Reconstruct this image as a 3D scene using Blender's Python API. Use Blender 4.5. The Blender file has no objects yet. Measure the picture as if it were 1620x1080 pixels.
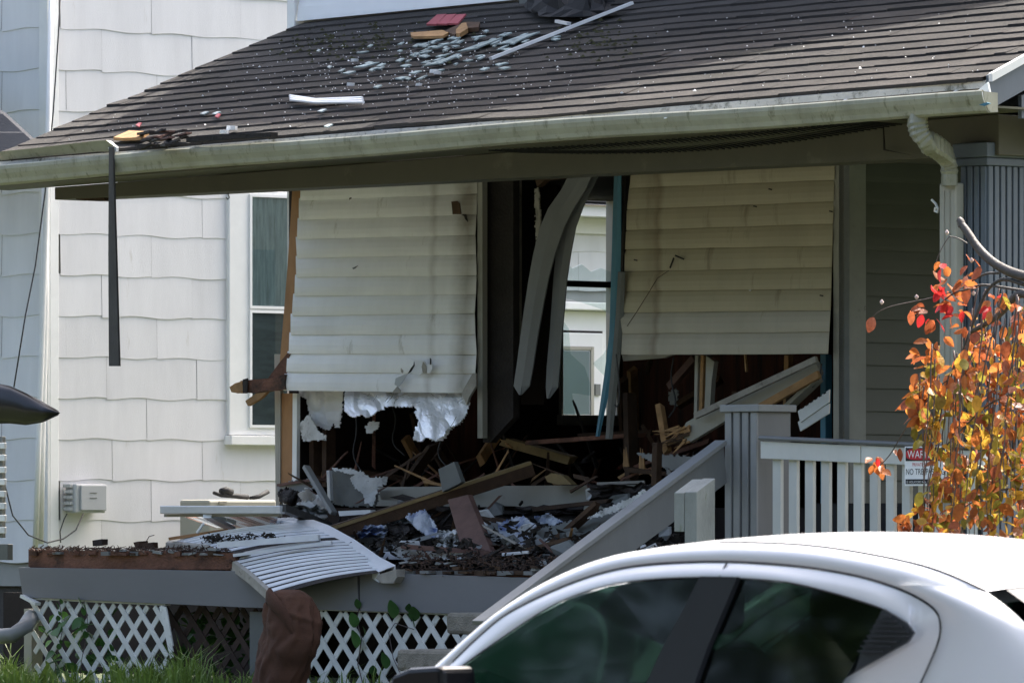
import bpy, math, random
from mathutils import Vector, Matrix
from mathutils.noise import noise as pn
random.seed(7)
R = random.random
def U_(a, b): return a + (b - a) * random.random()
scene = bpy.context.scene
col = scene.collection

# ---------------------------------------------------------------- camera, sky, sun
TH = math.radians(46); CT, ST = math.cos(TH), math.sin(TH)
F = 12000.0; CX = 810.0; HZ = 830.0; D0 = 49.0; EYE = 1.6
cam = bpy.data.cameras.new('camera'); camo = bpy.data.objects.new('camera', cam); col.objects.link(camo)
camo.location = (0, 0, EYE); camo.rotation_euler = (math.radians(90), 0, 0)
cam.lens = F / 1620 * 36; cam.sensor_width = 36; cam.sensor_fit = 'HORIZONTAL'
cam.shift_y = (HZ - 540) / 1620; cam.clip_start = 0.5; cam.clip_end = 3000
cam.dof.use_dof = True; cam.dof.focus_distance = 50; cam.dof.aperture_fstop = 16
scene.camera = camo
EL = math.radians(56); AZ = math.atan2(0.68, 0.733)
w = bpy.data.worlds.new("World"); scene.world = w; w.use_nodes = True
nt = w.node_tree; nt.nodes.clear()
sky = nt.nodes.new('ShaderNodeTexSky'); sky.sky_type = 'NISHITA'; sky.sun_disc = False
sky.sun_elevation = EL; sky.sun_rotation = AZ; sky.air_density = 1.0; sky.dust_density = 7.0; sky.ozone_density = .3
bg = nt.nodes.new('ShaderNodeBackground'); bg.inputs[1].default_value = 0.15
wo = nt.nodes.new('ShaderNodeOutputWorld')
nt.links.new(sky.outputs[0], bg.inputs[0]); nt.links.new(bg.outputs[0], wo.inputs[0])
sl = bpy.data.lights.new('sun', 'SUN'); sl.energy = 3.2; sl.angle = math.radians(0.5); sl.color = (1, 0.955, 0.88)
so = bpy.data.objects.new('sun', sl); col.objects.link(so)
sd = Vector((math.sin(AZ) * math.cos(EL), math.cos(AZ) * math.cos(EL), math.sin(EL)))
so.rotation_euler = (-sd).to_track_quat('-Z', 'Y').to_euler(); so.location = (0, 60, 30)
scene.view_settings.view_transform = 'Standard'; scene.view_settings.look = 'None'
scene.view_settings.gamma = 1; scene.view_settings.use_curve_mapping = False
scene.view_settings.exposure = 1.85
scene.render.resolution_x = 1024; scene.render.resolution_y = 682

# ---------------------------------------------------------------- frame helpers: (u along the facade, v inwards, z up)
def P(px, py, v=0.0):
    dx = (px - CX) / F; t = (v + D0 * CT) / (dx * ST + CT)
    X, Y = t * dx, t
    return Vector((X * CT - (Y - D0) * ST, v, EYE + t * (HZ - py) / F))
def Pu(px, py, u):
    dx = (px - CX) / F; t = (u - D0 * ST) / (dx * CT - ST)
    X, Y = t * dx, t
    return Vector((u, X * ST + (Y - D0) * CT, EYE + t * (HZ - py) / F))
RZ, RV, RM = 4.13, -0.42, 0.415; KU, KZ = .0185, .070   # KU: the eave rises to the right
# roof plane: z = RZ + (v - RV) * RM
def Pr(px, py, lift=0.0):
    dx = (px - CX) / F; dz = (HZ - py) / F
    # z = EYE + t dz ; v = t*(dx*ST+CT) - D0*CT ; u = t*(dx*CT-ST) + D0*ST
    t = (RZ + KZ + KU * D0 * ST + lift - EYE - (D0 * CT + RV) * RM) / (dz - RM * (dx * ST + CT) - KU * (dx * CT - ST))
    X, Y = t * dx, t
    return Vector((X * CT - (Y - D0) * ST, X * ST + (Y - D0) * CT, EYE + t * dz))
def Wd(p): return Vector((p[0] * CT + p[1] * ST, D0 - p[0] * ST + p[1] * CT, p[2]))

# ---------------------------------------------------------------- materials
def rgb(c): return (c[0], c[1], c[2], 1)
MC = {}
def mat(name, c, rough=0.6, var=0.25, scale=3.0, bump=0.15, bs=60.0, metal=0.0, spots=None, spot_amt=0.3, spot_scale=4.0,
        stretch=(1, 1, 1), objvar=0.12, spec=0.4, trans=0.0, spots2=None, s2=(8, .6)):
    m = bpy.data.materials.new(name); m.use_nodes = True; t = m.node_tree; N = t.nodes; L = t.links
    b = N['Principled BSDF']; b.inputs['Roughness'].default_value = rough; b.inputs['Metallic'].default_value = metal
    b.inputs['Specular IOR Level'].default_value = spec
    tc = N.new('ShaderNodeTexCoord'); mp = N.new('ShaderNodeMapping'); mp.inputs['Scale'].default_value = stretch
    oi = N.new('ShaderNodeObjectInfo')
    ad = N.new('ShaderNodeVectorMath'); ad.operation = 'ADD'
    ml = N.new('ShaderNodeMath'); ml.operation = 'MULTIPLY'; ml.inputs[1].default_value = 37.0
    L.new(oi.outputs['Random'], ml.inputs[0]); L.new(tc.outputs['Object'], ad.inputs[0]); L.new(ml.outputs[0], ad.inputs[1])
    L.new(ad.outputs[0], mp.inputs['Vector'])
    n1 = N.new('ShaderNodeTexNoise'); n1.inputs['Scale'].default_value = scale; n1.inputs['Detail'].default_value = 8; n1.inputs['Roughness'].default_value = .65
    L.new(mp.outputs[0], n1.inputs['Vector'])
    mr = N.new('ShaderNodeMapRange'); mr.inputs[1].default_value = .3; mr.inputs[2].default_value = .7
    mr.inputs[3].default_value = 1 - var; mr.inputs[4].default_value = 1 + var * .6
    L.new(n1.outputs['Fac'], mr.inputs[0])
    ob = N.new('ShaderNodeMapRange'); ob.inputs[3].default_value = 1 - objvar; ob.inputs[4].default_value = 1 + objvar
    L.new(oi.outputs['Random'], ob.inputs[0])
    mm = N.new('ShaderNodeMath'); mm.operation = 'MULTIPLY'; L.new(mr.outputs[0], mm.inputs[0]); L.new(ob.outputs[0], mm.inputs[1])
    vm = N.new('ShaderNodeVectorMath'); vm.operation = 'SCALE'; vm.inputs[0].default_value = c; L.new(mm.outputs[0], vm.inputs['Scale'])
    out = vm.outputs[0]
    def spotmix(out, colr, sc, amt, seedoff):
        n2 = N.new('ShaderNodeTexNoise'); n2.inputs['Scale'].default_value = sc; n2.inputs['Detail'].default_value = 10; n2.inputs['Roughness'].default_value = .7
        a2 = N.new('ShaderNodeVectorMath'); a2.operation = 'ADD'; a2.inputs[1].default_value = (seedoff, seedoff * .7, 3)
        L.new(mp.outputs[0], a2.inputs[0]); L.new(a2.outputs[0], n2.inputs['Vector'])
        r2 = N.new('ShaderNodeMapRange'); r2.inputs[1].default_value = .78 - amt * .5; r2.inputs[2].default_value = .92 - amt * .5
        L.new(n2.outputs['Fac'], r2.inputs[0])
        mx = N.new('ShaderNodeMix'); mx.data_type = 'RGBA'; L.new(r2.outputs[0], mx.inputs[0]); L.new(out, mx.inputs[6]); mx.inputs[7].default_value = rgb(colr)
        return mx.outputs[2]
    if spots: out = spotmix(out, spots, spot_scale, spot_amt, 11)
    if spots2: out = spotmix(out, spots2, s2[0], s2[1], 29)
    L.new(out, b.inputs['Base Color'])
    if bump > 0:
        n3 = N.new('ShaderNodeTexNoise'); n3.inputs['Scale'].default_value = bs; n3.inputs['Detail'].default_value = 6
        L.new(mp.outputs[0], n3.inputs['Vector'])
        bp = N.new('ShaderNodeBump'); bp.inputs['Strength'].default_value = bump; bp.inputs['Distance'].default_value = .01
        L.new(n3.outputs['Fac'], bp.inputs['Height']); L.new(bp.outputs[0], b.inputs['Normal'])
    if trans > 0:
        tr = N.new('ShaderNodeBsdfTranslucent'); L.new(out, tr.inputs[0])
        mx = N.new('ShaderNodeMixShader'); mx.inputs[0].default_value = trans
        L.new(b.outputs[0], mx.inputs[1]); L.new(tr.outputs[0], mx.inputs[2]); L.new(mx.outputs[0], N['Material Output'].inputs[0])
    m.diffuse_color = rgb(c)
    MC[name] = m
    return m
def glass(name, tint, gloss=0.12, rough=0.0):
    m = bpy.data.materials.new(name); m.use_nodes = True; t = m.node_tree; N = t.nodes; L = t.links; N.clear()
    tr = N.new('ShaderNodeBsdfTransparent'); tr.inputs[0].default_value = rgb(tint)
    gl = N.new('ShaderNodeBsdfGlossy'); gl.inputs['Roughness'].default_value = rough; gl.inputs[0].default_value = (.9, .95, 1, 1)
    lw0 = N.new('ShaderNodeLayerWeight'); lw0.inputs[0].default_value = .5
    lw = N.new('ShaderNodeMath'); lw.operation = 'POWER'; lw.inputs[1].default_value = 4; L.new(lw0.outputs['Facing'], lw.inputs[0])
    ad = N.new('ShaderNodeMath'); ad.operation = 'ADD'; ad.inputs[1].default_value = gloss; ad.use_clamp = True; L.new(lw.outputs[0], ad.inputs[0])
    mx = N.new('ShaderNodeMixShader'); L.new(ad.outputs[0], mx.inputs[0]); L.new(tr.outputs[0], mx.inputs[1]); L.new(gl.outputs[0], mx.inputs[2])
    o = N.new('ShaderNodeOutputMaterial'); L.new(mx.outputs[0], o.inputs[0]); return m

M = {}
M['shingle'] = mat('roof_shingle', (0.0414, 0.0377, 0.0340), .95, .5, 1.7, 1.0, 230, objvar=.2, spots=(.24, .22, .19), spot_amt=.30, spot_scale=85, spots2=(.027, .025, .019), s2=(1.1, .5), stretch=(.6, 1, 1))
M['gutter'] = mat('gutter_paint', (0.3060, 0.3060, 0.2385), .45, .22, 5, .05, 30, stretch=(1, 1, .35), spots=(.13, .13, .08), spot_amt=.46, spot_scale=16, spots2=(.06, .06, .035), s2=(40, .30))
M['fascia'] = mat('fascia_paint', (.50, .49, .45), .5, .25, 3, .1, 30, spots=(.10, .10, .07), spot_amt=.5, spot_scale=8, spots2=(.06, .06, .05), s2=(30, .4))
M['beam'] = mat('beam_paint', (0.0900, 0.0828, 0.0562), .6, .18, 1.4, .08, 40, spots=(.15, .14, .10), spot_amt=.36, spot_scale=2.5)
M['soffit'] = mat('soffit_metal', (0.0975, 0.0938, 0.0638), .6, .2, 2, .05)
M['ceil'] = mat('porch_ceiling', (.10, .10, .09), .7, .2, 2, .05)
M['siding'] = mat('cream_siding', (.87, .875, .87), .5, .09, 1.6, .04, 25, stretch=(1.6, 1, .5), spots=(.30, .27, .20), spot_amt=.34, spot_scale=2.6, objvar=.03, spots2=(.16, .14, .10), s2=(9, .18))
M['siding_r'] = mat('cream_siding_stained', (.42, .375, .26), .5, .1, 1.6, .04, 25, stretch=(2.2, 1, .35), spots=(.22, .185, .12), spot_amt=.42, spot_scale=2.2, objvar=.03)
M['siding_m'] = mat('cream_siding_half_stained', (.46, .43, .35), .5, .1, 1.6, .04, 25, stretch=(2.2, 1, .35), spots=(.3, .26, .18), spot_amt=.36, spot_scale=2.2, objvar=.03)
M['siding_dk'] = mat('green_grey_siding', (0.0480, 0.0544, 0.0464), .6, .15, 2, .04, 30, objvar=.05)
M['trim'] = mat('cream_trim', (0.3230, 0.3135, 0.2660), .5, .12, 3, .04, spots=(.2, .18, .13), spot_amt=.3, spot_scale=6, stretch=(1, 1, .5))
M['trimdk'] = mat('grey_trim', (0.1403, 0.1487, 0.1403), .55, .2, 3, .1, spots=(.05, .045, .04), spot_amt=.34, spot_scale=7)
M['asb'] = mat('white_wall_shingle', (.655, .66, .66), .7, .09, 1.2, .25, 90, stretch=(3, 3, .6), objvar=.03, spots=(.45, .43, .37), spot_amt=.26, spot_scale=2.4)
M['asbw'] = mat('wall_joint', (.33, .33, .31), .9, .1, 3, 0)
M['white'] = mat('white_paint', (.74, .75, .73), .45, .08, 3, .04, spots=(.4, .39, .33), spot_amt=.2, spot_scale=5)
M['whiterail'] = mat('white_rail_paint', (.56, .57, .53), .5, .10, 3, .06, 30, stretch=(1, 1, .5), spots=(.20, .20, .17), spot_amt=.22, spot_scale=7, objvar=.06)
M['greypaint'] = mat('grey_porch_paint', (0.1517, 0.1583, 0.1599), .5, .13, 3, .08, 30, stretch=(1.3, 1.3, .5), spots=(.05, .055, .06), spot_amt=.2, spot_scale=16, objvar=.06)
M['greylight'] = mat('weathered_grey_paint', (0.2210, 0.2295, 0.2278), .55, .15, 3, .12, 40, spots=(.07, .07, .07), spot_amt=.26, spot_scale=18)
M['bluegrey'] = mat('blue_grey_paint', (0.1014, 0.1209, 0.1443), .5, .12, 3, .05, 30, stretch=(1, 1, .4), objvar=.05)
M['fasciagrey'] = mat('grey_board', (0.1700, 0.1717, 0.1785), .5, .12, 1.2, .05, 20, stretch=(.6, 1, 1.6), spots=(.2, .2, .17), spot_amt=.28, spot_scale=2.2)
M['rot'] = mat('rotten_red_wood', (0.1445, 0.0663, 0.0425), .85, .6, 7, .9, 60, stretch=(.7, 1, 1), spots=(.025, .018, .014), spot_amt=.52, spot_scale=6, spots2=(.26, .19, .13), s2=(11, .3))
M['rotmix'] = mat('rotten_mix', (0.0850, 0.0510, 0.0357), .9, .7, 14, .8, 60, spots=(.28, .25, .21), spot_amt=.34, spot_scale=11, spots2=(.02, .016, .013), s2=(7, .5))
M['char'] = mat('charred_wood', (.018, .014, .012), .8, .5, 6, .8, 50, objvar=.4)
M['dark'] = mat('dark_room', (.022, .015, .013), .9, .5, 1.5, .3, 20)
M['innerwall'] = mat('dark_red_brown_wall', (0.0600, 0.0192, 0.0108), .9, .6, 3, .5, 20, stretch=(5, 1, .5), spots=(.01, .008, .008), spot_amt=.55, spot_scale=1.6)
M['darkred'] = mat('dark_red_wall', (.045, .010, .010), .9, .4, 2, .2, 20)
M['wood'] = mat('raw_pine', (0.3360, 0.1920, 0.0800), .75, .35, 5, .4, 60, stretch=(2, 2, 2), spots=(.18, .09, .04), spot_amt=.4, spot_scale=6, objvar=.25)
M['woodtop'] = mat('yellowed_beam', (0.2550, 0.1827, 0.0808), .75, .3, 6, .4, 60, spots=(.1, .06, .03), spot_amt=.4, spot_scale=7)
M['wooddk'] = mat('old_dark_lumber', (0.0595, 0.0315, 0.0154), .8, .5, 5, .5, 50, objvar=.3)
M['redboard'] = mat('red_brown_board', (0.1360, 0.0760, 0.0600), .8, .3, 6, .3, 50, spots=(.06, .04, .035), spot_amt=.35, spot_scale=7)
M['osb'] = mat('tan_sheathing', (0.3520, 0.1920, 0.0880), .8, .3, 5, .3, 50, stretch=(1, 1, .4))
M['plaster'] = mat('broken_plaster', (0.5580, 0.5670, 0.5580), .8, .25, 8, .6, 90, spots=(.09, .085, .075), spot_amt=.40, spot_scale=12, objvar=.15)
M['tile'] = mat('perforated_tile', (.60, .61, .60), .8, .2, 8, .5, 60, spots=(.05, .05, .05), spot_amt=.36, spot_scale=42, spots2=(.22, .21, .19), s2=(7, .4))
M['foil'] = mat('foil_board', (.94, .95, .97), .34, .08, 7, .35, 30, metal=.35, spots=(.3, .31, .33), spot_amt=.30, spot_scale=26, spots2=(.12, .12, .12), s2=(60, .2))
M['foam'] = mat('white_foam', (.88, .89, .9), .55, .06, 6, .3, 60, spots=(.08, .08, .08), spot_amt=.18, spot_scale=20, trans=.3)
M['bluefilm'] = mat('blue_printed_wrap', (.42, .46, .52), .5, .2, 8, .4, 30, spots=(.055, .10, .26), spot_amt=.56, spot_scale=5)
M['alu'] = mat('aluminium', (.66, .68, .70), .35, .12, 4, .05, 20, metal=.35, spots=(.2, .2, .19), spot_amt=.2, spot_scale=12)
M['slat'] = mat('awning_slat_paint', (.66, .68, .70), .4, .12, 6, .05, 20, spots=(.16, .16, .15), spot_amt=.2, spot_scale=14, objvar=.06)
M['slatdk'] = mat('awning_frame_weathered', (.30, .28, .24), .6, .3, 8, .2, 40, spots=(.08, .06, .05), spot_amt=.4, spot_scale=12)
M['black'] = mat('black_paint', (.012, .012, .013), .75, .3, 4, .2)
M['blackmetal'] = mat('dark_metal_strip', (.05, .048, .045), .45, .4, 8, .2, 40, stretch=(1, 1, .4))
M['grime'] = mat('dark_soil', (.03, .025, .02), .9, .5, 12, .8, 40)
M['concrete'] = mat('rough_concrete', (0.2400, 0.2240, 0.1840), .9, .3, 12, .9, 90, spots=(.1, .1, .06), spot_amt=.4, spot_scale=12)
M['brick'] = mat('foundation_block', (.06, .055, .05), .9, .3, 5, .5, 40)
M['teal'] = mat('teal_paint', (.055, .19, .27), .5, .2, 4, .1, stretch=(1, 1, .5), spots=(.03, .07, .09), spot_amt=.3, spot_scale=9)
M['greystrip'] = mat('grey_trim_strip', (0.1387, 0.1447, 0.1462), .5, .12, 4, .05)
M['shard'] = mat('glass_shard', (0.2805, 0.3400, 0.3315), .25, .2, 8, .05, objvar=.25)
M['chip'] = mat('white_chip', (.72, .73, .72), .6, .1, 8, .1)
M['redshingle'] = mat('red_shingle', (.33, .07, .085), .7, .2, 8, .3)
M['sash'] = mat('window_paint', (.76, .77, .76), .4, .05, 3, .02)
M['latt'] = mat('white_lattice', (.64, .65, .61), .5, .15, 4, .06, spots=(.22, .23, .14), spot_amt=.34, spot_scale=8, objvar=.06)
M['lattdk'] = mat('brown_lattice', (.05, .03, .022), .8, .3, 5, .3, objvar=.2)
M['box'] = mat('grey_plastic', (.43, .45, .46), .5, .06, 3, .03)
M['cable'] = mat('black_cable', (.03, .03, .032), .5, .1, 3, 0)
M['cloth'] = mat('brown_cloth', (.068, .030, .017), .9, .35, 5, .5, 160, spots=(.06, .022, .012), spot_amt=.3, spot_scale=4)
M['bark'] = mat('grey_bark', (.07, .062, .056), .6, .35, 14, .4, 60)
M['_b'] = mat('grey_bark_b', (0.1530, 0.1350, 0.1260), .6, .35, 14, .4, 60)
M['twig'] = mat('twig_bark', (.10, .075, .07), .55, .3, 14, .2, 60)
M['leafA'] = mat('orange_leaf', (0.5270, 0.1700, 0.0467), .4, .4, 30, .3, 90, objvar=.4, trans=.55)
M['leafB'] = mat('golden_leaf', (0.5100, 0.2975, 0.0425), .4, .4, 30, .3, 90, objvar=.4, trans=.55)
M['leafC'] = mat('rust_leaf', (0.3400, 0.0935, 0.0382), .4, .5, 30, .3, 90, objvar=.4, trans=.5)
M['leafD'] = mat('olive_leaf', (0.3230, 0.2720, 0.0425), .4, .4, 30, .3, 90, objvar=.35, trans=.55)
M['leafR'] = mat('red_leaf', (0.5220, 0.0315, 0.0315), .45, .3, 16, .1, 60, objvar=.2, trans=.5)
M['bud'] = mat('pale_bud', (.62, .50, .46), .6, .2, 20, .1)
M['grass'] = mat('grass_blade', (0.1360, 0.2160, 0.0400), .5, .5, 3, .05, objvar=.2, trans=.35)
M['lawn'] = mat('lawn_soil', (.05, .065, .025), .95, .5, 3, .8, 20)
M['vine'] = mat('vine_leaf', (.05, .13, .03), .5, .4, 7, .1, objvar=.35, trans=.35)
M['asphalt'] = mat('asphalt', (.05, .05, .052), .9, .2, 2, .5, 80)
M['walk'] = mat('pavement', (.34, .33, .30), .9, .15, 2, .4, 60)
M['treeleaf'] = mat('shading_tree_leaf', (.05, .095, .028), .5, .5, .9, 0, trans=.3)
M['carpaint'] = mat('silver_white_paint', (.84, .85, .87), .2, .02, 2, 0, metal=.08, objvar=0, spec=.7)
M['rubber'] = mat('black_rubber', (.018, .018, .02), .6, .1, 4, .05)
M['bpillar'] = mat('black_pillar_film', (.03, .033, .038), .35, .1, 4, .02)
M['seat'] = mat('dark_seat_cloth', (.03, .032, .035), .8, .2, 6, .2)
M['carglass'] = glass('tinted_car_glass', (.15, .235, .205), .035, .035)
M['winglass'] = glass('window_glass', (.80, .85, .85), .03)
M['clear'] = glass('dusty_glass', (.88, .93, .92), .05)
M['curtain'] = mat('lace_curtain', (.26, .30, .30), .8, .4, 7, .2, 30, stretch=(6, 6, .6), spots=(.14, .17, .17), spot_amt=.36, spot_scale=5)
M['nroof'] = mat('grey_roofing', (0.0450, 0.0468, 0.0540), .9, .25, 2, .5, 90, stretch=(1, 1, 1))
M['shade'] = mat('dark_blind', (.075, .085, .088), .6, .5, 2.2, .1, stretch=(1, 1, 5))
M['red'] = mat('sign_red', (.52, .02, .03), .45, .05, 3, 0)
M['signwhite'] = mat('sign_white', (.75, .76, .76), .4, .03, 3, 0)
M['signblack'] = mat('sign_black', (.012, .014, .018), .4, .05, 3, 0)
M['wheel'] = mat('alloy', (.5, .51, .52), .35, .05, 3, 0, metal=.8)

# ---------------------------------------------------------------- object helpers
ORG = {}
def tag(o, label=None, cat=None, group=None, kind=None):
    if label: o['label'] = label
    if cat: o['category'] = cat
    if group: o['group'] = group
    if kind: o['kind'] = kind
    return o
def thing(name, label, cat, at, group=None):
    o = bpy.data.objects.new(name, None); col.objects.link(o); o.empty_display_size = .1
    o.location = Wd(at); o.rotation_euler = (0, 0, -TH); ORG[o.name] = Vector(at)
    return tag(o, label, cat, group)
class B:
    def __init__(s): s.v = []; s.f = []
    def add(s, vs, fs):
        n = len(s.v); s.v += [Vector(x) for x in vs]; s.f += [tuple(i + n for i in f) for f in fs]; return s
    def box(s, a, b):
        (x0, y0, z0), (x1, y1, z1) = a, b
        return s.add([(x0, y0, z0), (x1, y0, z0), (x1, y1, z0), (x0, y1, z0), (x0, y0, z1), (x1, y0, z1), (x1, y1, z1), (x0, y1, z1)],
                     [(0, 3, 2, 1), (4, 5, 6, 7), (0, 1, 5, 4), (1, 2, 6, 5), (2, 3, 7, 6), (3, 0, 4, 7)])
    def bar(s, a, b, wd, ht, up=(0, 0, 1), taper=1.0, jag=0.0):
        a = Vector(a); b = Vector(b); d = (b - a).normalized(); x = d.cross(Vector(up)).normalized(); y = x.cross(d).normalized()
        vs = []
        for k, (p, q) in enumerate(((a, 1), (b, taper))):
            for sx, sy in ((-1, -1), (1, -1), (1, 1), (-1, 1)):
                vs.append(p + x * sx * wd / 2 * q + y * sy * ht / 2 * q + d * (jag * (R() - .5)))
        return s.add(vs, [(0, 1, 2, 3), (7, 6, 5, 4), (0, 4, 5, 1), (1, 5, 6, 2), (2, 6, 7, 3), (3, 7, 4, 0)])
    def prism(s, pts, ext):
        n = len(pts); ext = Vector(ext); pts = [Vector(p) for p in pts]
        return s.add(pts + [p + ext for p in pts], [tuple(range(n)), tuple(reversed(range(n, 2 * n)))] + [(i, i + n, (i + 1) % n + n, (i + 1) % n) for i in range(n)])
    def tube(s, pts, r, n=8, r2=None, cap=True):
        pts = [Vector(p) for p in pts]; r2 = r if r2 is None else r2; m = len(pts); vs = []
        prev = None
        for i, p in enumerate(pts):
            d = (pts[min(i + 1, m - 1)] - pts[max(i - 1, 0)]).normalized()
            if prev is None: x = d.orthogonal().normalized()
            else: x = (prev - d * prev.dot(d)).normalized()
            prev = x; y = d.cross(x); rr = r + (r2 - r) * i / max(1, m - 1)
            for k in range(n):
                a = 2 * math.pi * k / n; vs.append(p + x * math.cos(a) * rr + y * math.sin(a) * rr)
        fs = [(i * n + k, i * n + (k + 1) % n, (i + 1) * n + (k + 1) % n, (i + 1) * n + k) for i in range(m - 1) for k in range(n)]
        if cap: fs += [tuple(reversed(range(n))), tuple(range((m - 1) * n, m * n))]
        return s.add(vs, fs)
    def grid(s, rows):
        n = len(rows); m = len(rows[0]); vs = [p for r in rows for p in r]
        return s.add(vs, [(i * m + j, i * m + j + 1, (i + 1) * m + j + 1, (i + 1) * m + j) for i in range(n - 1) for j in range(m - 1)])
    def mesh(s, name, m, org, smooth=False):
        me = bpy.data.meshes.new(name); me.from_pydata([tuple(p - org) for p in s.v], [], s.f); me.update()
        me.materials.append(m)
        if smooth: me.polygons.foreach_set('use_smooth', [True] * len(me.polygons))
        return me
    def build(s, name, m, parent=None, smooth=False, bevel=0, label=None, cat=None, group=None, kind=None, at=None, solid=0, world=False):
        if parent is not None: org = ORG[parent.name]
        elif at is not None: org = Vector(at)
        else:
            org = Vector((sum(p.x for p in s.v) / len(s.v), sum(p.y for p in s.v) / len(s.v), min(p.z for p in s.v)))
        if world: org = Vector((0, 0, 0))
        o = bpy.data.objects.new(name, s.mesh(name, m, org, smooth)); col.objects.link(o); ORG[o.name] = org
        if parent is not None: o.parent = parent
        elif not world: o.location = Wd(org); o.rotation_euler = (0, 0, -TH)
        if solid:
            md = o.modifiers.new('thickness', 'SOLIDIFY'); md.thickness = solid; md.offset = 0
        if bevel:
            md = o.modifiers.new('edge', 'BEVEL'); md.width = bevel; md.segments = 2; md.limit_method = 'ANGLE'
        return tag(o, label, cat, group, kind)
def smoothp_(pts, it=2):
    for _ in range(it):
        q = [pts[0]]
        for a, b in zip(pts[:-1], pts[1:]): q += [a.lerp(b, .25), a.lerp(b, .75)]
        pts = q + [pts[-1]]
    return pts
def jl(a, b, n, amp):      # jagged line between two pixels
    out = []
    for i in range(n + 1):
        t = i / n; k = amp if 0 < i < n else 0
        out.append((a[0] + (b[0] - a[0]) * t + U_(-k, k), a[1] + (b[1] - a[1]) * t + U_(-k, k)))
    return out
def slabp(pix, v, t, tilt=None):        # outline on the plane v, extruded inwards by t; tilt(px,py)->extra v
    return B().prism([P(x, y, v + (tilt(x, y) if tilt else 0)) for x, y in pix], (0, t, 0))

# ---------------------------------------------------------------- key levels
VW = 2.05
UL = P(464, 700, VW).x
UC = P(1336, 700, VW).x                 # right corner of the front wall
FZ = 1.29; FZL = 1.405                              # porch floor
UN = -10.03                             # neighbour wall plane
print('UL', UL, 'UC', UC)

# ================================================================ SETTING
g = B()
prof = [(-3000, -.02), (-22.5, -.02), (-13.2, -.02)]
big = B(); big.add([(-3000, -3000, -.02), (3000, -3000, -.02), (3000, -12.6, -.02), (-3000, -12.6, -.02)], [(0, 1, 2, 3)])
big.build('road', M['asphalt'], kind='structure', at=(0, -20, -.02))
B().box((-60, -12.6, -.2), (60, -12.45, .12)).build('kerb', M['walk'], kind='structure')
rows = []
for i in range(26):
    v = -12.45 + i * .62
    zz = .1 if v < -8 else .1 + .42 * min(1, max(0, (v + 8) / 5.5))
    rows.append([Vector((-60 + j * 3, v, zz + .03 * pn(Vector((j * .9, v, 0))))) for j in range(41)])
rows.append([Vector((-60 + j * 3, 500, .5)) for j in range(41)])
B().grid(rows).build('lawn', M['lawn'], kind='structure', smooth=True, at=(0, -5, .1))
B().box((-60, -11.4, .0), (60, -10.0, .155)).build('pavement', M['walk'], kind='structure')

# ================================================================ NEIGHBOURING HOUSE
vA = Pu(76, 500, UN).y          # its front corner
vB = Pu(700, 500, UN).y         # end of the two-storey part
vEnd = vB + 9
nb = thing('neighbouring_house', 'white house clad in wavy edged wall shingles, behind the left end of the porch', 'house', (UN, vA, .4))
B().box((UN - 8, vA + .02, 1.12), (UN - .02, vB, 8.2)).build('wall', M['asbw'], nb)
B().box((UN - 8, vA + .06, .3), (UN - .06, vB, 1.118)).build('foundation', M['brick'], nb)
B().box((UN - 6, vB + .003, .3), (UN - .02, vEnd, 4.16)).build('wing_wall', M['asbw'], nb)
dz = Pu(80, 759, UN).z - Pu(80, 824, UN).z; z0 = Pu(80, 824, UN).z
def wavy(w_, h_, phase, axis):
    n = 16; vs = []
    for k in range(n + 1):
        t = k / n * w_; zb = .0065 * math.sin((t / .95) * 2 * math.pi * 1.5 + phase) - .003 * math.cos(t * 9)
        vs.append((t, zb))
    out = B(); pts = []
    rows = [[], [], []]
    for t, zb in vs:
        for r, (off, z) in enumerate(((.004, h_ + .0), (.011, zb + .002), (.0, zb))):
            rows[r].append((t, off, z))
    for r in rows: pass
    if axis == 'v': conv = lambda p: Vector((p[1], p[0], p[2]))
    else: conv = lambda p: Vector((p[0], -p[1], p[2]))
    out.grid([[conv(p) for p in r] for r in rows]); return out
# side wall (runs along v)
def nwall(v0, v1, zlo, zhi, holes, parentt):
    SW = .95; k0 = int((zlo - z0) / dz) - 1
    for k in range(k0, 40):
        zb = z0 + k * dz
        if zb > zhi or zb + dz < zlo: continue
        ph = [0, .48][k % 2] + [.0, .06, -.05][k % 3]
        x = math.floor((v0 - ph) / SW) * SW + ph
        while x < v1:
            a = max(x + .0015, v0); b = min(x + SW - .0015, v1); x += SW
            if b - a < .04: continue
            for (ha, hb, hz0, hz1) in holes:
                if zb + dz * .95 > hz0 and zb < hz1 and b > ha and a < hb:
                    if a < ha - .03: seg = [(a, ha)] + ([(hb, b)] if b > hb + .03 else [])
                    elif b > hb + .03: seg = [(hb, b)]
                    else: seg = []
                    break
            else: seg = [(a, b)]
            for a2, b2 in seg:
                s = wavy(b2 - a2, min(dz + .01, zhi - zb), a2 * 2.1, 'v')
                t = R() * .004
                for p in s.v: p += Vector((UN + t, a2, zb))
                s.build('shingle', M['asb'], parentt)
wv0 = Pu(357, 500, UN).y; wv1 = Pu(478, 500, UN).y
wz1 = Pu(400, 302, UN).z; wz0 = Pu(400, 700, UN).z
nwall(vA + .09, Pu(484, 500, UN).y, 1.12, 7.2, [(wv0, wv1, wz0, wz1)], nb)
wingv0 = Pu(870, 500, UN).y; wingv1 = Pu(990, 500, UN).y
nwall(wingv0, wingv1, 2.0, 4.1, [(Pu(884, 500, UN).y, Pu(972, 500, UN).y, 1.0, Pu(920, 488, UN).z)], nb)
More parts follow.
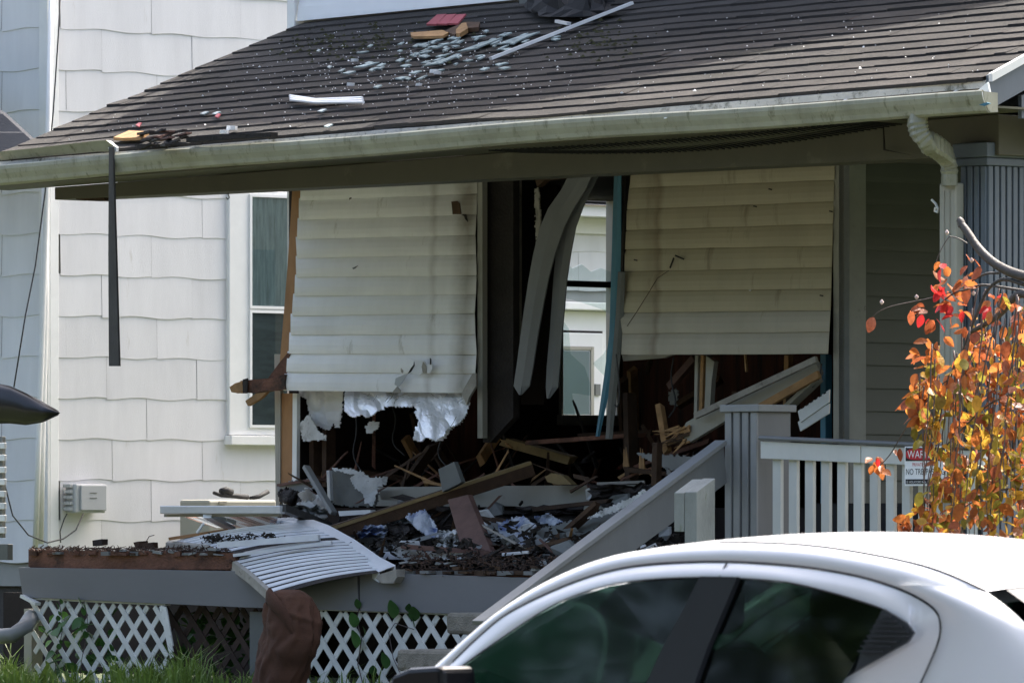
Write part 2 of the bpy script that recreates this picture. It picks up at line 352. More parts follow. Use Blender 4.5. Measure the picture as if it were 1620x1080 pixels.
# front wall of the neighbour (runs along u, to the left)
for k in range(-1, 20):
    zb = z0 + k * dz; x = UN - .07
    while x > UN - 3:
        wd_ = .95 if x < UN - .3 or k % 2 else .48
        s = wavy(wd_ - .006, dz + .01, x * 2, 'u')
        for p in s.v: p += Vector((x - wd_ + .003, vA - .001, zb))
        s.build('shingle', M['asb'], nb); x -= wd_
B().box((UN - .075, vA - .03, 1.12), (UN + .03, vA - .003, 7)).build('corner_board', M['white'], nb, bevel=.004)
B().box((UN + .003, vA - .002, 1.12), (UN + .03, vA + .085, 7)).build('corner_board', M['white'], nb, bevel=.004)
# wing roof and eaves seen through the blown-out window
ez = Pu(920, 345, UN).z
B().box((UN - .1, wingv0 - 2, ez - .13), (UN + .05, vEnd, ez)).build('frieze', M['white'], nb)
B().box((UN - .1, wingv0 - 2, ez + .003), (UN + .3, vEnd, ez + .09)).build('eave', M['white'], nb)
B().prism([(UN + .34, wingv0 - 2, ez + .095), (UN - 4, wingv0 - 2, ez + 2.3), (UN - 4, wingv0 - 2, ez + 2.2), (UN + .3, wingv0 - 2, ez + .092)], (0, vEnd - wingv0 + 2, 0)).build('wing_roof', M['nroof'], nb)
for k in range(9):
    t = k * .14; s = B().box((0, wingv0 - 1.8, 0), (.16, vEnd - .1, .012))
    a = math.atan2(2.2, 4.3)
    for p in s.v:
        x, z = p.x, p.z; p.x = UN + .33 - (t + .16 - x) * math.cos(a); p.z = ez + .10 + (t + .16 - x) * math.sin(a) + z * 1.0 + (x / .16) * .02
    s.build('roof_course', M['nroof'], nb)
# back door of the neighbour, with hood
dv0 = Pu(884, 500, UN).y; dv1 = Pu(972, 500, UN).y; dzt = Pu(920, 492, UN).z
d = B().box((UN + .0, dv0, .9), (UN + .05, dv1, dzt)).build('door_frame', M['white'], nb, bevel=.01)
B().box((UN - .01, dv0 - .08, dzt + .003), (UN + .16, dv1 + .05, dzt + .07)).build('door_hood', M['white'], nb, bevel=.01)
da = Pu(868, 500, UN).y; db = Pu(943, 500, UN).y; dt2 = Pu(920, 527, UN).z
B().box((UN + .0505, da - .02, .9), (UN + .0525, db + .025, dt2 + .02)).build('door_gap', M['char'], nb)
dr = B().box((UN + .053, da, .9), (UN + .085, db, dt2)).build('door', M['sash'], nb, bevel=.008)
B().box((UN + .088, Pu(880, 500, UN).y, Pu(900, 655, UN).z), (UN + .095, Pu(920, 500, UN).y, Pu(900, 556, UN).z)).build('pane', M['winglass'], dr)
B().box((UN + .0855, Pu(878, 500, UN).y, Pu(900, 657, UN).z), (UN + .087, Pu(922, 500, UN).y, Pu(900, 554, UN).z)).build('blind', M['box'], dr)
for ya_, yb_, za_, zb_ in ((876, 924, 548, 553), (876, 924, 658, 663)):
    B().box((UN + .0855, Pu(ya_, 500, UN).y, Pu(900, zb_, UN).z), (UN + .097, Pu(yb_, 500, UN).y, Pu(900, za_, UN).z)).build('moulding', M['trim'], dr)
B().box((UN + .0855, Pu(922.5, 500, UN).y, Pu(900, 663, UN).z), (UN + .097, Pu(927, 500, UN).y, Pu(900, 548, UN).z)).build('moulding', M['trim'], dr)
B().box((UN + .0855, Pu(929, 500, UN).y, Pu(900, 625, UN).z), (UN + .10, Pu(937, 500, UN).y, Pu(900, 607, UN).z)).build('lock_plate', M['trimdk'], dr)
# window
wn = B().box((UN + .0, wv0, wz0 + .06), (UN + .045, wv1, wz1)).build('window', M['white'], nb, bevel=.006)
B().box((UN + .0, wv0 - .02, wz0 - .02), (UN + .09, wv1 + .02, wz0 + .055)).build('sill', M['white'], wn, bevel=.006)
def sash(ya, yb):
    a = Pu(391, 0, UN).y; b = Pu(470, 0, UN).y; za = Pu(400, yb, UN).z; zb = Pu(400, ya, UN).z
    f = B(); t = .022
    for bx in (((UN + .046, a - t, za - t), (UN + .062, a, zb + t)), ((UN + .046, b, za - t), (UN + .062, b + t, zb + t)), ((UN + .046, a, zb), (UN + .062, b, zb + t)), ((UN + .046, a, za - t), (UN + .062, b, za))):
        f.box(*bx)
    s = f.build('sash', M['sash'], wn)
    B().box((UN + .0465, a, za), (UN + .048, b, zb)).build('curtain' if ya < 400 else 'shade', M['curtain'] if ya < 400 else M['shade'], nb)
    B().box((UN + .055, a, za), (UN + .058, b, zb)).build('pane', M['winglass'], nb)
sash(312, 484); sash(495, 672)
# main roof hint of another low roof at the far left edge
lr = thing('low_side_roof', 'dark shingled low roof corner cut by the left edge above the porch gutter', 'roof', (UN - 1, vA - 1.6, 3.9))
pl = [P(-260, 60, vA - .5), P(-5, 172, vA - .5), P(50, 214, vA - .5), P(30, 250, vA - .5), P(-260, 250, vA - .5)]
for k in range(6):
    y0 = 60 + k * 30; B().prism([P(-260, y0, vA - .5 - k * .12), P(-5 - (172 - y0) * 1.6 if y0 < 172 else -5 + (y0 - 172) * 1.1, y0, vA - .5 - k * .12), P(-5 + (y0 + 34 - 172) * 1.1 if y0 + 34 > 172 else -5 - (172 - y0 - 34) * 1.6, y0 + 34, vA - .62 - k * .12), P(-260, y0 + 34, vA - .62 - k * .12)], (0, .03, .01)).build('roof_course', M['nroof'], lr)

# pipes, meter box and cables on the neighbour
def wire(name, pix, u, r, m, label, cat, n=6, **k):
    return B().tube([Pu(x, y, u) for x, y in pix], r, n).build(name, m, label=label, cat=cat, smooth=True, **k)
wire('conduit_pipe', [(82, -30), (74, 300), (66, 560), (61, 700), (56, 868)], UN + .09, .022, M['white'], 'white vertical pipe running down beside the corner board of the neighbouring house', 'pipe', 10)
wire('drain_pipe', [(72, 290), (71, 500), (66, 700), (63, 860)], UN + .05, .03, M['white'], 'second wider white pipe between the conduit and the wall shingles', 'pipe', 10)
wire('cable', [(96, -20), (92, 60), (84, 180), (72, 300), (56, 420), (40, 500), (22, 612)], UN + .16, .006, M['cable'], 'thin black cable slanting down across the corner of the neighbouring house', 'cable')
wire('cable', [(4, 690), (6, 760), (20, 815), (45, 846), (75, 858), (100, 852), (120, 838), (132, 812)], UN + .16, .006, M['cable'], 'loose black cable looping from the left edge into the grey meter box', 'cable')
wire('cable', [(96, 858), (95, 840), (101, 822), (106, 812)], UN + .07, .005, M['cable'], 'short black cable hanging below the grey meter box', 'cable')
mb = thing('meter_box', 'grey plastic utility box mounted low on the white shingled wall', 'utility box', Pu(122, 812, UN))
a = Pu(100, 765, UN); b = Pu(148, 811, UN)
B().box((UN + .02, a.y, b.z), (UN + .15, b.y, a.z)).build('body', M['box'], mb, bevel=.012)
B().box((UN + .153, a.y + .04, b.z + .02), (UN + .17, b.y - .01, a.z - .01)).build('cover', M['box'], mb, bevel=.006)
for k in range(5): B().box((UN + .03, a.y - .03, b.z + .02 + k * .045), (UN + .12, a.y - .001, b.z + .045 + k * .045)).build('hinge', M['box'], mb)
B().box((UN + .171, a.y + .13, a.z - .075), (UN + .173, a.y + .2, a.z - .068)).build('logo_groove', M['trimdk'], mb)
B().box((UN + .171, a.y + .13, a.z - .115), (UN + .173, a.y + .2, a.z - .108)).build('logo_groove', M['trimdk'], mb)
# box with tools in front of the wall
tb = thing('air_conditioner', 'weathered beige box unit standing by the wall behind the fallen window frames', 'box unit', Pu(380, 845, UN + .7))
vt = Pu(330, 800, UN + .7).y; vt2 = Pu(438, 800, UN + .7).y; ztp = Pu(380, 790, UN + .7).z
B().box((UN + .35, vt, ztp - .6), (UN + .7, vt2, ztp)).build('case', M['trim'], tb, bevel=.02)
for k in range(6): B().box((UN + .702, vt + .05, ztp - .08 - k * .06), (UN + .712, vt2 - .05, ztp - .06 - k * .06)).build('louvre', M['slatdk'], tb)
B().box((UN + .705, vt + .1, ztp - .035), (UN + .715, vt + .18, ztp - .015)).build('badge', M['slatdk'], tb)
tl = thing('power_tool', 'black tool with a long nozzle lying on the beige box unit', 'tool', Pu(380, 790, UN + .6))
T = lambda x, y: Pu(x, y, UN + .58)
B().tube([T(338, 779), T(350, 783), T(372, 784), T(392, 786)], .014, 8, .022).build('barrel', M['black'], tl, smooth=True)
B().tube([T(350, 778), T(358, 775), T(366, 779)], .03, 8).build('motor', M['black'], tl, smooth=True)
B().tube([T(396, 788), T(410, 785), T(424, 777)], .016, 8, .02).build('grip', M['black'], tl, smooth=True)

# ================================================================ DAMAGED HOUSE
hs = thing('damaged_house', 'damaged house with cream clapboard front wall torn open behind the grey porch', 'house', (UL, VW, .5))
CZ = 3.98
# side and rear room shell
wl = .10
B().box((UL - wl - .03, VW + .06, .5), (UL - wl - .003, Pu(884, 500, UL).y - .1, 8)).build('outer_side_wall', M['asb'], hs)
wy0 = Pu(884, 500, UL).y; wy1 = Pu(978, 500, UL).y; wzt = Pu(930, 262, UL).z; wzb = Pu(930, 664, UL).z
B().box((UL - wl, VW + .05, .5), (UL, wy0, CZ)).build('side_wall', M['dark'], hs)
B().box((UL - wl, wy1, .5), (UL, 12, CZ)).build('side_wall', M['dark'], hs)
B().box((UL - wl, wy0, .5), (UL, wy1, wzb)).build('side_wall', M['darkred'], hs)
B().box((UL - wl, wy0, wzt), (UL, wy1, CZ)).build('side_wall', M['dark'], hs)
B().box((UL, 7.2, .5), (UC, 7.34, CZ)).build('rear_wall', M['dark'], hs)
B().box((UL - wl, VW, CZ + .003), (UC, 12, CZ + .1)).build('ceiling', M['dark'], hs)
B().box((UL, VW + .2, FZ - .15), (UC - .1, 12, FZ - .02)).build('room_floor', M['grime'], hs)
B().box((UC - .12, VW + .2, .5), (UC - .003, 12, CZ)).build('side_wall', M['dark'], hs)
# the blown window in the side wall
wf = thing('side_window', 'tall cracked sash window in the far room wall, showing the neighbour behind it', 'window', (UL, (wy0 + wy1) / 2, wzb))
t = .05
fr = B()
for bx in (((UL - .1, wy0, wzb), (UL + .02, wy0 + .03, wzt)), ((UL - .1, wy1 - .03, wzb), (UL + .02, wy1, wzt)), ((UL - .12, wy0 - .02, wzb - .04), (UL + .06, wy1 + .02, wzb + .035))): fr.box(*bx)
fr.build('frame', M['trim'], wf, bevel=.004)
zr = Pu(930, 449, UL).z
B().box((UL - .08, wy0 + .032, zr - .022), (UL - .02, wy1 - .032, zr + .022)).build('meeting_rail', M['black'], wf)
def pane(pix): B().prism([Pu(x, y, UL - .05) for x, y in pix], (-.004, 0, 0)).build('glass_pane', M['clear'], wf)
pane([(886, 280), (900, 284), (893, 330), (886, 350)])
pane([(886, 452), (973, 452), (972, 500), (950, 488), (925, 480), (905, 474), (886, 470)])
pane([(886, 500), (900, 520), (903, 560), (925, 580), (935, 610), (935, 626), (905, 622), (910, 660), (886, 660)])
pane([(973, 530), (955, 560), (938, 575), (952, 590), (973, 610)])
pane([(889, 405), (905, 425), (920, 418), (935, 430), (950, 424), (972, 432), (972, 446), (889, 446)])

# left siding panel
def course(TL, BL, TR, BR, v, lean=lambda x, y: 0, n=14, out=.022, jag=0, cut=None):
    rows = []
    prof = [(0, .0), (.05, .014), (.16, .028), (.35, .038), (.6, .044), (.82, .043), (1.0, .038), (1.0, .006)]
    for (t, o) in prof:
        r = []
        for j in range(n + 1):
            s = j / n
            xt = TL[0] + (TR[0] - TL[0]) * s; yt = TL[1] + (TR[1] - TL[1]) * s
            xb = BL[0] + (BR[0] - BL[0]) * s; yb = BL[1] + (BR[1] - BL[1]) * s
            x = xt + (xb - xt) * t; y = yt + (yb - yt) * t + .7 * pn(Vector((x * .02, y_id(yt), 0)))
            r.append(P(x, y, v - o - lean(x, y) + .006 * pn(Vector((x * .012, yt * .1, 5)))))
        rows.append(r)
    return B().grid(rows)
def y_id(y): return y * .05

lean = lambda x, y: .0 + .10 * max(0, (y - 300) / 320) * (1 - .6 * (x - 450) / 300)
lp = slabp([(474, 270), (750, 270), (750, 606), (462, 606), (468, 540)], VW + .02, .03, lambda x, y: -lean(x, y) * .9).build('siding_panel', M['dark'], hs, label='left siding panel scorched at its right edge, upper right tinted as shade')
Lx = [478, 475, 473, 470, 470, 469, 466, 462, 460, 457, 453, 448]; Ly = [286, 317, 348, 378, 408, 438, 468, 499, 529, 559, 588, 617]
Rx = [755, 755, 754, 752, 753, 754, 753, 751, 752, 754, 752, 745]; Ry = [272, 306, 339, 371, 402, 435, 465, 495, 528, 560, 590, 621]
lean = lambda x, y: .0 + .10 * max(0, (y - 300) / 320) * (1 - .6 * (x - 450) / 300)
for k in range(11):
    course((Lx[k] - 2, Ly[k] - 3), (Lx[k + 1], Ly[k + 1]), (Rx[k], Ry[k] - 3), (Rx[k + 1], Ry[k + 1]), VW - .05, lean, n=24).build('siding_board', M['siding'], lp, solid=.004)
slabp([(463, 290), (480, 290), (474, 380), (469, 470), (458, 560), (448, 590), (441, 590), (447, 520), (455, 420)], VW - .02, .05, lambda x, y: -lean(x, y)).build('sheathing_edge', M['osb'], lp)
# holes / scars on the panel (built as dark recess pieces proud by 2 mm: torn flaps)
slabp([(714, 319), (723, 318), (727, 322), (729, 339), (716, 339)], VW - .10, .004, lambda x, y: -lean(x, y)).build('torn_patch', M['wooddk'], lp)
slabp([(729, 339), (737, 339), (738, 345), (740, 351), (736, 347), (734, 342)], VW - .10, .004, lambda x, y: -lean(x, y)).build('crack', M['char'], lp)
slabp([(553, 299), (560, 297), (556, 314), (552, 316), (555, 306)], VW - .09, .004, lambda x, y: -lean(x, y)).build('crack', M['wooddk'], lp)
slabp([(557, 424), (566, 420), (562, 424), (559, 426)], VW - .10, .004, lambda x, y: -lean(x, y)).build('scratch', M['trimdk'], lp)
LV = VW - .20
slabp([(648, 567), (656, 570), (664, 570), (671, 571), (674, 576), (680, 576), (683, 572), (684, 584), (680, 590), (675, 590), (676, 580), (671, 574), (668, 580), (667, 590), (663, 593), (652, 590), (655, 582), (656, 574)], LV, .006).build('foam_flap', M['foam'], lp)
slabp([(655, 571), (656, 578), (650, 588), (645, 591), (650, 582), (654, 577)], LV - .002, .003).build('crack', M['char'], lp)
slabp([(669, 572), (674, 578), (675, 590), (669, 590), (667, 580)], LV - .004, .003).build('crack', M['slatdk'], lp)
slabp([(680, 566), (682, 568), (682, 576), (680, 577)], LV - .004, .003).build('crack', M['char'], lp)
slabp([(645, 591), (636, 605), (630, 612), (624, 608), (626, 598), (640, 592)], LV, .004).build('crack', M['box'], lp)
slabp([(620, 621), (628, 611), (634, 617), (633, 621)], LV, .004).build('crack', M['slatdk'], lp)
slabp([(748, 590), (753, 590), (753, 610), (742, 628), (738, 640), (730, 622), (735, 612)], LV, .02).build('torn_corner', M['slatdk'], lp)
slabp([(634, 582), (638, 586), (637, 590), (634, 588)], LV, .003).build('scratch', M['slatdk'], lp)

def soot_and_shade(m, org, bands, colr, shade_diag=None, strength=1.0):  # bands are soot; the optional diagonal ramp paints soft shade into the colour
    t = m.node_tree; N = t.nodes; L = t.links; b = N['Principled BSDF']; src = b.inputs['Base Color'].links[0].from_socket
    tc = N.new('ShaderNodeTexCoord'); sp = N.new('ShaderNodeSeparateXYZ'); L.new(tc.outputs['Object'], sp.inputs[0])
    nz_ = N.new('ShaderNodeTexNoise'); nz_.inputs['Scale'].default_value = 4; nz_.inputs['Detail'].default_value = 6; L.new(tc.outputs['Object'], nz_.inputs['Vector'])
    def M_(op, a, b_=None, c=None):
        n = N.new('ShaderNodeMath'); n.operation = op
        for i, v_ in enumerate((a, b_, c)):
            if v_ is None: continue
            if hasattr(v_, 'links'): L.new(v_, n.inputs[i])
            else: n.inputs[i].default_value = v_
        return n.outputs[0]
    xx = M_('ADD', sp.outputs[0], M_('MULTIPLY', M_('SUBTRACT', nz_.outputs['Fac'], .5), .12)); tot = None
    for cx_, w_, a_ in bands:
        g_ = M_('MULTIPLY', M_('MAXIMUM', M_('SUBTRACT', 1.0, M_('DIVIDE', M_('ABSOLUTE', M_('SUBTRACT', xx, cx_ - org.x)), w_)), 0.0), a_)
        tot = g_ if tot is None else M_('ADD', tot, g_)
    if shade_diag:
        x0_, kx_, z0_, kz_, a_ = shade_diag
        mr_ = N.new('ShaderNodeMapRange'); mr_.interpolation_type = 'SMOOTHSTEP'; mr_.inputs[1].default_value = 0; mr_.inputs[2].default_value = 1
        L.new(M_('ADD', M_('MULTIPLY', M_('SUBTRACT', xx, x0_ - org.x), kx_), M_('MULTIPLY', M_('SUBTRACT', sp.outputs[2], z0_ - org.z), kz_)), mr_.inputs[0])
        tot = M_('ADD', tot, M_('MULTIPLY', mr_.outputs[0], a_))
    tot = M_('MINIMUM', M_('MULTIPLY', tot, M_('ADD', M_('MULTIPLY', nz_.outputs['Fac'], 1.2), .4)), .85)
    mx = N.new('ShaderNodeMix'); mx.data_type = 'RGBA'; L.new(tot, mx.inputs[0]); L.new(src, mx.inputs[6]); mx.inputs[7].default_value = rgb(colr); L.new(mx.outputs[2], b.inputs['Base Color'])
pxu = lambda x: P(x, 450, VW).x
soot_and_shade(M['siding'], ORG[lp.name], [(pxu(703), .05, .28), (pxu(756), .16, .6)], (.20, .17, .12), (pxu(640), .9, P(600, 380, VW).z, 1.1, .34))  # soot at the right edge, plus a tan ramp painting shade at upper right
# right siding panel
rp = slabp([(1003, 255), (1316, 250), (1306, 545), (990, 545), (990, 480)], VW + .02, .03).build('siding_panel', M['dark'], hs, label='right siding panel with a diagonal scratch')
Lx = [1000, 996, 992, 991, 989, 988, 982, 980, 985, 983]; Ly = [262, 297, 331, 364, 394, 429, 460, 494, 527, 561]
Rx = [1321, 1320, 1319, 1318, 1317, 1316, 1315, 1314, 1312, 1310]; Ry = [250, 284, 318, 353, 388, 422, 456, 490, 524, 559]
lean2 = lambda x, y: .05 * max(0, (y - 420) / 140)
for k in range(9):
    course((Lx[k], Ly[k] - 3), (Lx[k + 1] if k < 6 else Lx[k + 1], Ly[k + 1]), (Rx[k], Ry[k] - 3), (Rx[k + 1], Ry[k + 1]), VW - .03, lean2, n=24).build('siding_board', M['siding_r'] if k < 7 else M['siding_m'], rp, solid=.004, )
B().bar(P(1066, 408, VW - .10), P(1060, 424, VW - .10), .004, .012).bar(P(1068, 404, VW - .10), P(1082, 410, VW - .10), .004, .010).build('gouge', M['char'], rp)
B().tube([P(1058, 428, VW - .105), P(1040, 440, VW - .1), P(1028, 460, VW - .11), P(1008, 492, VW - .11), P(992, 516, VW - .12)], .0022, 4).build('scratch', M['wooddk'], rp)
for (x, y) in ((1003, 411), (1192, 326), (1312, 334), (1216, 299), (1297, 467)): B().bar(P(x, y, VW - .09), P(x + 5, y + 1, VW - .09), .005, .008).build('nail', M['char'], rp)
slabp([(1184, 459), (1188, 458), (1187, 461)], VW - .1, .003).build('chip', M['chip'], rp)
slabp([(984, 562), (1068, 559), (1050, 566), (986, 571)], VW, .03).build('torn_backing', M['trim'], rp)

for mm_ in (M['siding_r'], M['siding_m']): soot_and_shade(mm_, ORG[rp.name], [(pxu(1054), .05, .5), (pxu(1044), .10, .25), (pxu(995), .12, .3)], (.16, .12, .07))
# upper wall; its unseen gable outline is shaped to shade the porch roof
def sunback(p, v1):
    hv = sd.x * ST + sd.y * CT; hu = sd.x * CT - sd.y * ST
    t = (v1 - p.y) / hv; return Vector((p.x + hu * t, v1, p.z + sd.z * t))
sh = [sunback(Pr(x, y), VW) for x, y in ((600, 190), (900, 128), (1200, 62), (1500, 0))]
ul = P(480, 38, VW).x
jz = RZ + (VW - RV) * RM
slope = (sh[3].z - sh[0].z) / (sh[3].x - sh[0].x)
ur = sh[3].x + (jz + .1 - sh[3].z) / slope * .55
gab = [(ul, VW, jz - .9), (ur, VW, jz - .9), (ur, VW, sh[3].z + (ur - sh[3].x) * slope), (sh[0].x, VW, sh[0].z), (ul, VW, sh[0].z - .3)]
B().prism(gab, (0, 6, 0)).build('upper_wall', M['asbw'], hs)
for k in range(4):
    zb = jz + KZ + .0 + k * .2
    rows = []
    for (t_, o) in ((1.02, .004), (.5, .03), (.15, .04), (0, .043), (0, .0)):
        rows.append([Vector((ul - .02 + j * 1.0, VW - o - .003, zb + t_ * .2 + KU * (ul + j))) for j in range(9)])
    B().grid(rows).build('upper_siding_board', M['sash'], hs)
B().box((ul - .1, VW - .06, jz - .1), (ul - .03, VW + .05, jz + 1.2)).build('corner_board', M['white'], hs)
# unseen roof of the upper storey, shaped to keep the shade line
B().prism([(ur + .4, VW - .15, gab[2][2] + .06 + .4 * slope), (sh[0].x, VW - .15, sh[0].z + .06), (sh[0].x, VW - .15, sh[0].z + .22), (ur + .4, VW - .15, gab[2][2] + .22 + .4 * slope)], (0, 6.4, 0)).build('unseen_upper_roof', M['nroof'], hs)

# vertical trims on the front wall
def vstrip(x0, x1, y0, y1, v, t, m, name, par, **k):
    a = P(x0, y1, v); b = P(x1, y0, v); return B().box((a.x, v, a.z), (b.x, v + t, b.z)).build(name, m, par, bevel=.003, **k)
vstrip(1318, 1336, 256, 700, VW - .06, .1, M['trim'], 'corner_trim', hs)
B().box((UC + .003, VW - .06, FZ), (UC + .10, VW + .10, CZ)).build('corner_trim', M['trimdk'], hs, bevel=.004)
vstrip(755, 763, 285, 693, VW - .09, .05, M['trim'], 'jamb_strip', hs, label='long loose cream strip hanging at the left of the opening')
slabp([(764, 282), (812, 280), (812, 660), (775, 700), (764, 700)], VW + .0, .06).build('charred_jamb', M['char'], hs)
slabp([(820, 280), (880, 276), (880, 470), (860, 640), (824, 640)], VW + 1.2, .05).build('charred_panel', M['dark'], hs)
vstrip(817, 821, 282, 560, VW + .1, .03, M['slatdk'], 'conduit', hs)
slabp([(811, 277), (890, 275), (888, 283), (862, 285), (850, 296), (846, 283), (812, 283)], VW - .3, .05).build('header_wreck', M['wooddk'], hs)
slabp([(434, 560), (444, 560), (443, 800), (436, 800)], VW - .03, .03).build('left_trim', M['trim'], hs)
slabp([(441, 622), (468, 622), (468, 768), (440, 768)], VW - .02, .04).build('left_trim', M['osb'], hs, label='tan bare trim board')
slabp([(463, 622), (470, 622), (469, 765), (462, 765)], VW - .06, .03).build('left_trim', M['white'], hs)
# side wall right of the corner (plane u = UC)
for k in range(20):
    zb = FZ + k * .151
    if zb > CZ - .05: break
    rows = []
    for (t_, o) in ((1.02, .004), (.6, .013), (.2, .02), (0, .022), (0, 0)):
        rows.append([Vector((UC + o, VW + .103 + j * .8, zb + t_ * .151)) for j in range(4)])
    B().grid(rows).build('side_siding_board', M['siding_dk'], hs)
B().box((UC - .0025, VW + .2, .6), (UC, 6, CZ)).build('side_sheathing', M['siding_dk'], hs)
# low remains of the front wall
slabp([(590, 770), (1045, 766), (1048, 800), (930, 806), (820, 802), (590, 800)], VW - .06, .08).build('sill_board', M['trim'], hs, label='long cream sill board below the blown-out wall')
slabp([(438, 803), (1320, 803), (1320, 915), (438, 915)], VW + .04, .05).build('dark_void_board', M['dark'], hs)  # dark colour paints the unlit void below the sill
for x in (500, 520, 1000, 1165, 1250):
    B().bar(P(x, 770, VW + .1), P(x + U_(-6, 6), U_(560, 640), VW + .12), .045, .09, up=(0, 1, 0)).build('stud', M['wooddk'], hs)

# ================================================================ PORCH ROOF
pr = thing('porch_roof', 'worn grey shingled porch roof strewn with broken glass and plaster', 'roof', (0, RV, RZ))
UR = P(1563, 118, RV).x
pr.rotation_mode = 'QUATERNION'
pr.rotation_quaternion = Matrix.Rotation(-TH, 3, 'Z').to_quaternion() @ Matrix.Rotation(-math.atan(KU), 3, 'Y').to_quaternion(); pr.location.z += KZ
def unrot(b):
    for p in b.v: p.z -= KU * p.x + KZ
    return b
jl_ = Pr(480, 38); el_ = Pr(-70, 275)
SLv = math.sqrt(1 + RM * RM)
def leftu(v): return el_.x + (jl_.x - el_.x) * (v - RV) / (VW - RV)
dp = [(leftu(RV), RV, RZ - .03), (UR, RV, RZ - .03), (UR, 6.5, RZ - .03 + (6.5 - RV) * RM), (gab[1][0] + .01, 6.5, RZ - .03 + (6.5 - RV) * RM), (gab[1][0] + .01, VW, RZ - .03 + (VW - RV) * RM), (leftu(VW), VW, RZ - .03 + (VW - RV) * RM)]
B().prism(dp, (0, 0, -.05)).build('roof_deck', M['wooddk'], pr)
EXP = .148; ncs = 0
nz = lambda u, v: .010 * pn(Vector((u * .8, v * 1.3, 2)))
k = 0
while True:
    va = RV - .03 + k * EXP / SLv * 1.0
    vb = va + EXP / SLv + .03
    if va > 3.6: break
    u0 = leftu(va) + U_(-.02, .02); u1 = UR - .0
    if va > VW - .08: u0 = max(u0, ur + .03)
    u = u0 - (0 if k % 2 else .0); first = True
    while u < u1 - .02:
        W_ = (1.0 if not first else U_(.4, 1.0)); first = False
        ue = min(u + W_, u1)
        n = 11; rows = [[], [], []]; tabo = [U_(-.007, .007) for _ in range(3)]; tabt = [U_(-.002, .004) for _ in range(3)]
        th0 = .006 + R() * .006; sk = U_(-.005, .005)
        for j in range(n + 1):
            tb3 = min(2, j // 4); fr_ = tb3 / 3 + (j % 4) / 3 * (1 / 3); fr_ = min(1, fr_ - (.004 if j % 4 == 3 and j < 11 else 0))
            uu = u + (ue - u - .002) * fr_
            wob = .006 * pn(Vector((uu * 2.1, k * 3.3, 0))) + .012 * pn(Vector((uu * .5, k * .31, 9)))
            if 3.0 < uu < 6.5: wob += .016 * math.sin(uu * 1.1 + k * .35) * min(1, (uu - 3)) * .8
            v1 = va + wob + sk * j / n + tabo[tb3]
            zr_ = lambda v: RZ + (v - RV) * RM + nz(uu, v)
            rows[0].append(Vector((uu, vb, zr_(vb) - .006)))
            rows[1].append(Vector((uu, v1, zr_(v1) + th0 + tabt[tb3])))
            rows[2].append(Vector((uu, v1 + .002, zr_(v1) - .012)))
        B().grid(rows).build('shingle', M['shingle'], pr); ncs += 1
        u = ue
    k += 1
print('shingles', ncs)
# rotating eave trims: drip edge, gutter, fascia
GU0 = leftu(RV) - .3; 
B().box((GU0, RV + .02, RZ - .17), (UR - .02, RV + .05, RZ - .035)).build('fascia_board', M['fascia'], pr)
B().prism([(GU0, RV - .03, RZ - .028), (GU0, RV + .06, RZ - .001), (GU0, RV + .06, RZ - .006), (GU0, RV - .02, RZ - .036), (GU0, RV - .028, RZ - .07), (GU0, RV - .032, RZ - .07)], (UR - GU0, 0, 0)).build('drip_edge', M['fascia'], pr)
def gz(u):   # the gutter sags away from the eave
    px_t = (u - GU0) / (UR - GU0)
    return -.02 - .045 * max(0, (px_t - .45) / .55) ** 1.5 + .006 * math.sin(u * 1.7)
gp = [(.0, -.005), (-.0, -.12), (-.065, -.125), (-.085, -.112), (-.095, -.085), (-.115, -.05), (-.125, -.022), (-.125, -.0), (-.118, .008), (-.108, .0)]
gut = []
for i in range(61):
    u = GU0 + (UR + .10 - GU0) * i / 60; dzg = gz(u); dv = -.004 - .05 * max(0, (i / 60 - .6) / .4)
    gut.append([Vector((u, RV + .015 + a + dv, RZ - .04 + b_ + dzg)) for a, b_ in gp])
gt = B().grid(gut).build('gutter', M['gutter'], pr, solid=.004, smooth=False)
# gutter brackets, ends
for px in (1080, 1345, 1520):
    a = P(px, 200, RV).x
    B().bar((a, RV + .02, RZ - .05), (a - .02, RV - .14, RZ - .085 + gz(a) * .6), .02, .006).build('gutter_strap', M['sash'], gt)
ec = UR + .10
B().prism([(ec, RV + .02 + a * 1.0 - .05, RZ - .04 + b_ + gz(ec)) for a, b_ in gp[:8]], (.005, 0, 0)).build('end_cap', M['gutter'], gt)
unrot(slabp([(1534, 150), (1548, 142), (1562, 130), (1568, 160), (1552, 168), (1546, 172), (1540, 160)], RV - .16, .015, lambda x, y: (x - 1534) * .003)).build('bent_flap', M['sash'], gt)
unrot(slabp([(1548, 166), (1560, 162), (1566, 164), (1556, 168)], RV - .17, .01)).build('bent_flap', M['teal'], gt)
# rake board on the right end (runs in v)
rk = []
B().prism([(UR + .003, RV - .02, RZ - .20), (UR + .003, RV - .02, RZ + .005), (UR + .003, 4, RZ + .005 + (4 - RV + .02) * RM), (UR + .003, 4, RZ - .2 + (4 - RV + .02) * RM)], (.03, 0, 0)).build('rake_board', M['bluegrey'], pr)
B().prism([(UR + .034, RV - .03, RZ - .035), (UR + .034, RV - .03, RZ + .015), (UR + .034, 4, RZ + .015 + (4 - RV + .03) * RM), (UR + .034, 4, RZ - .035 + (4 - RV + .03) * RM)], (.03, 0, 0)).build('rake_cap', M['white'], pr)
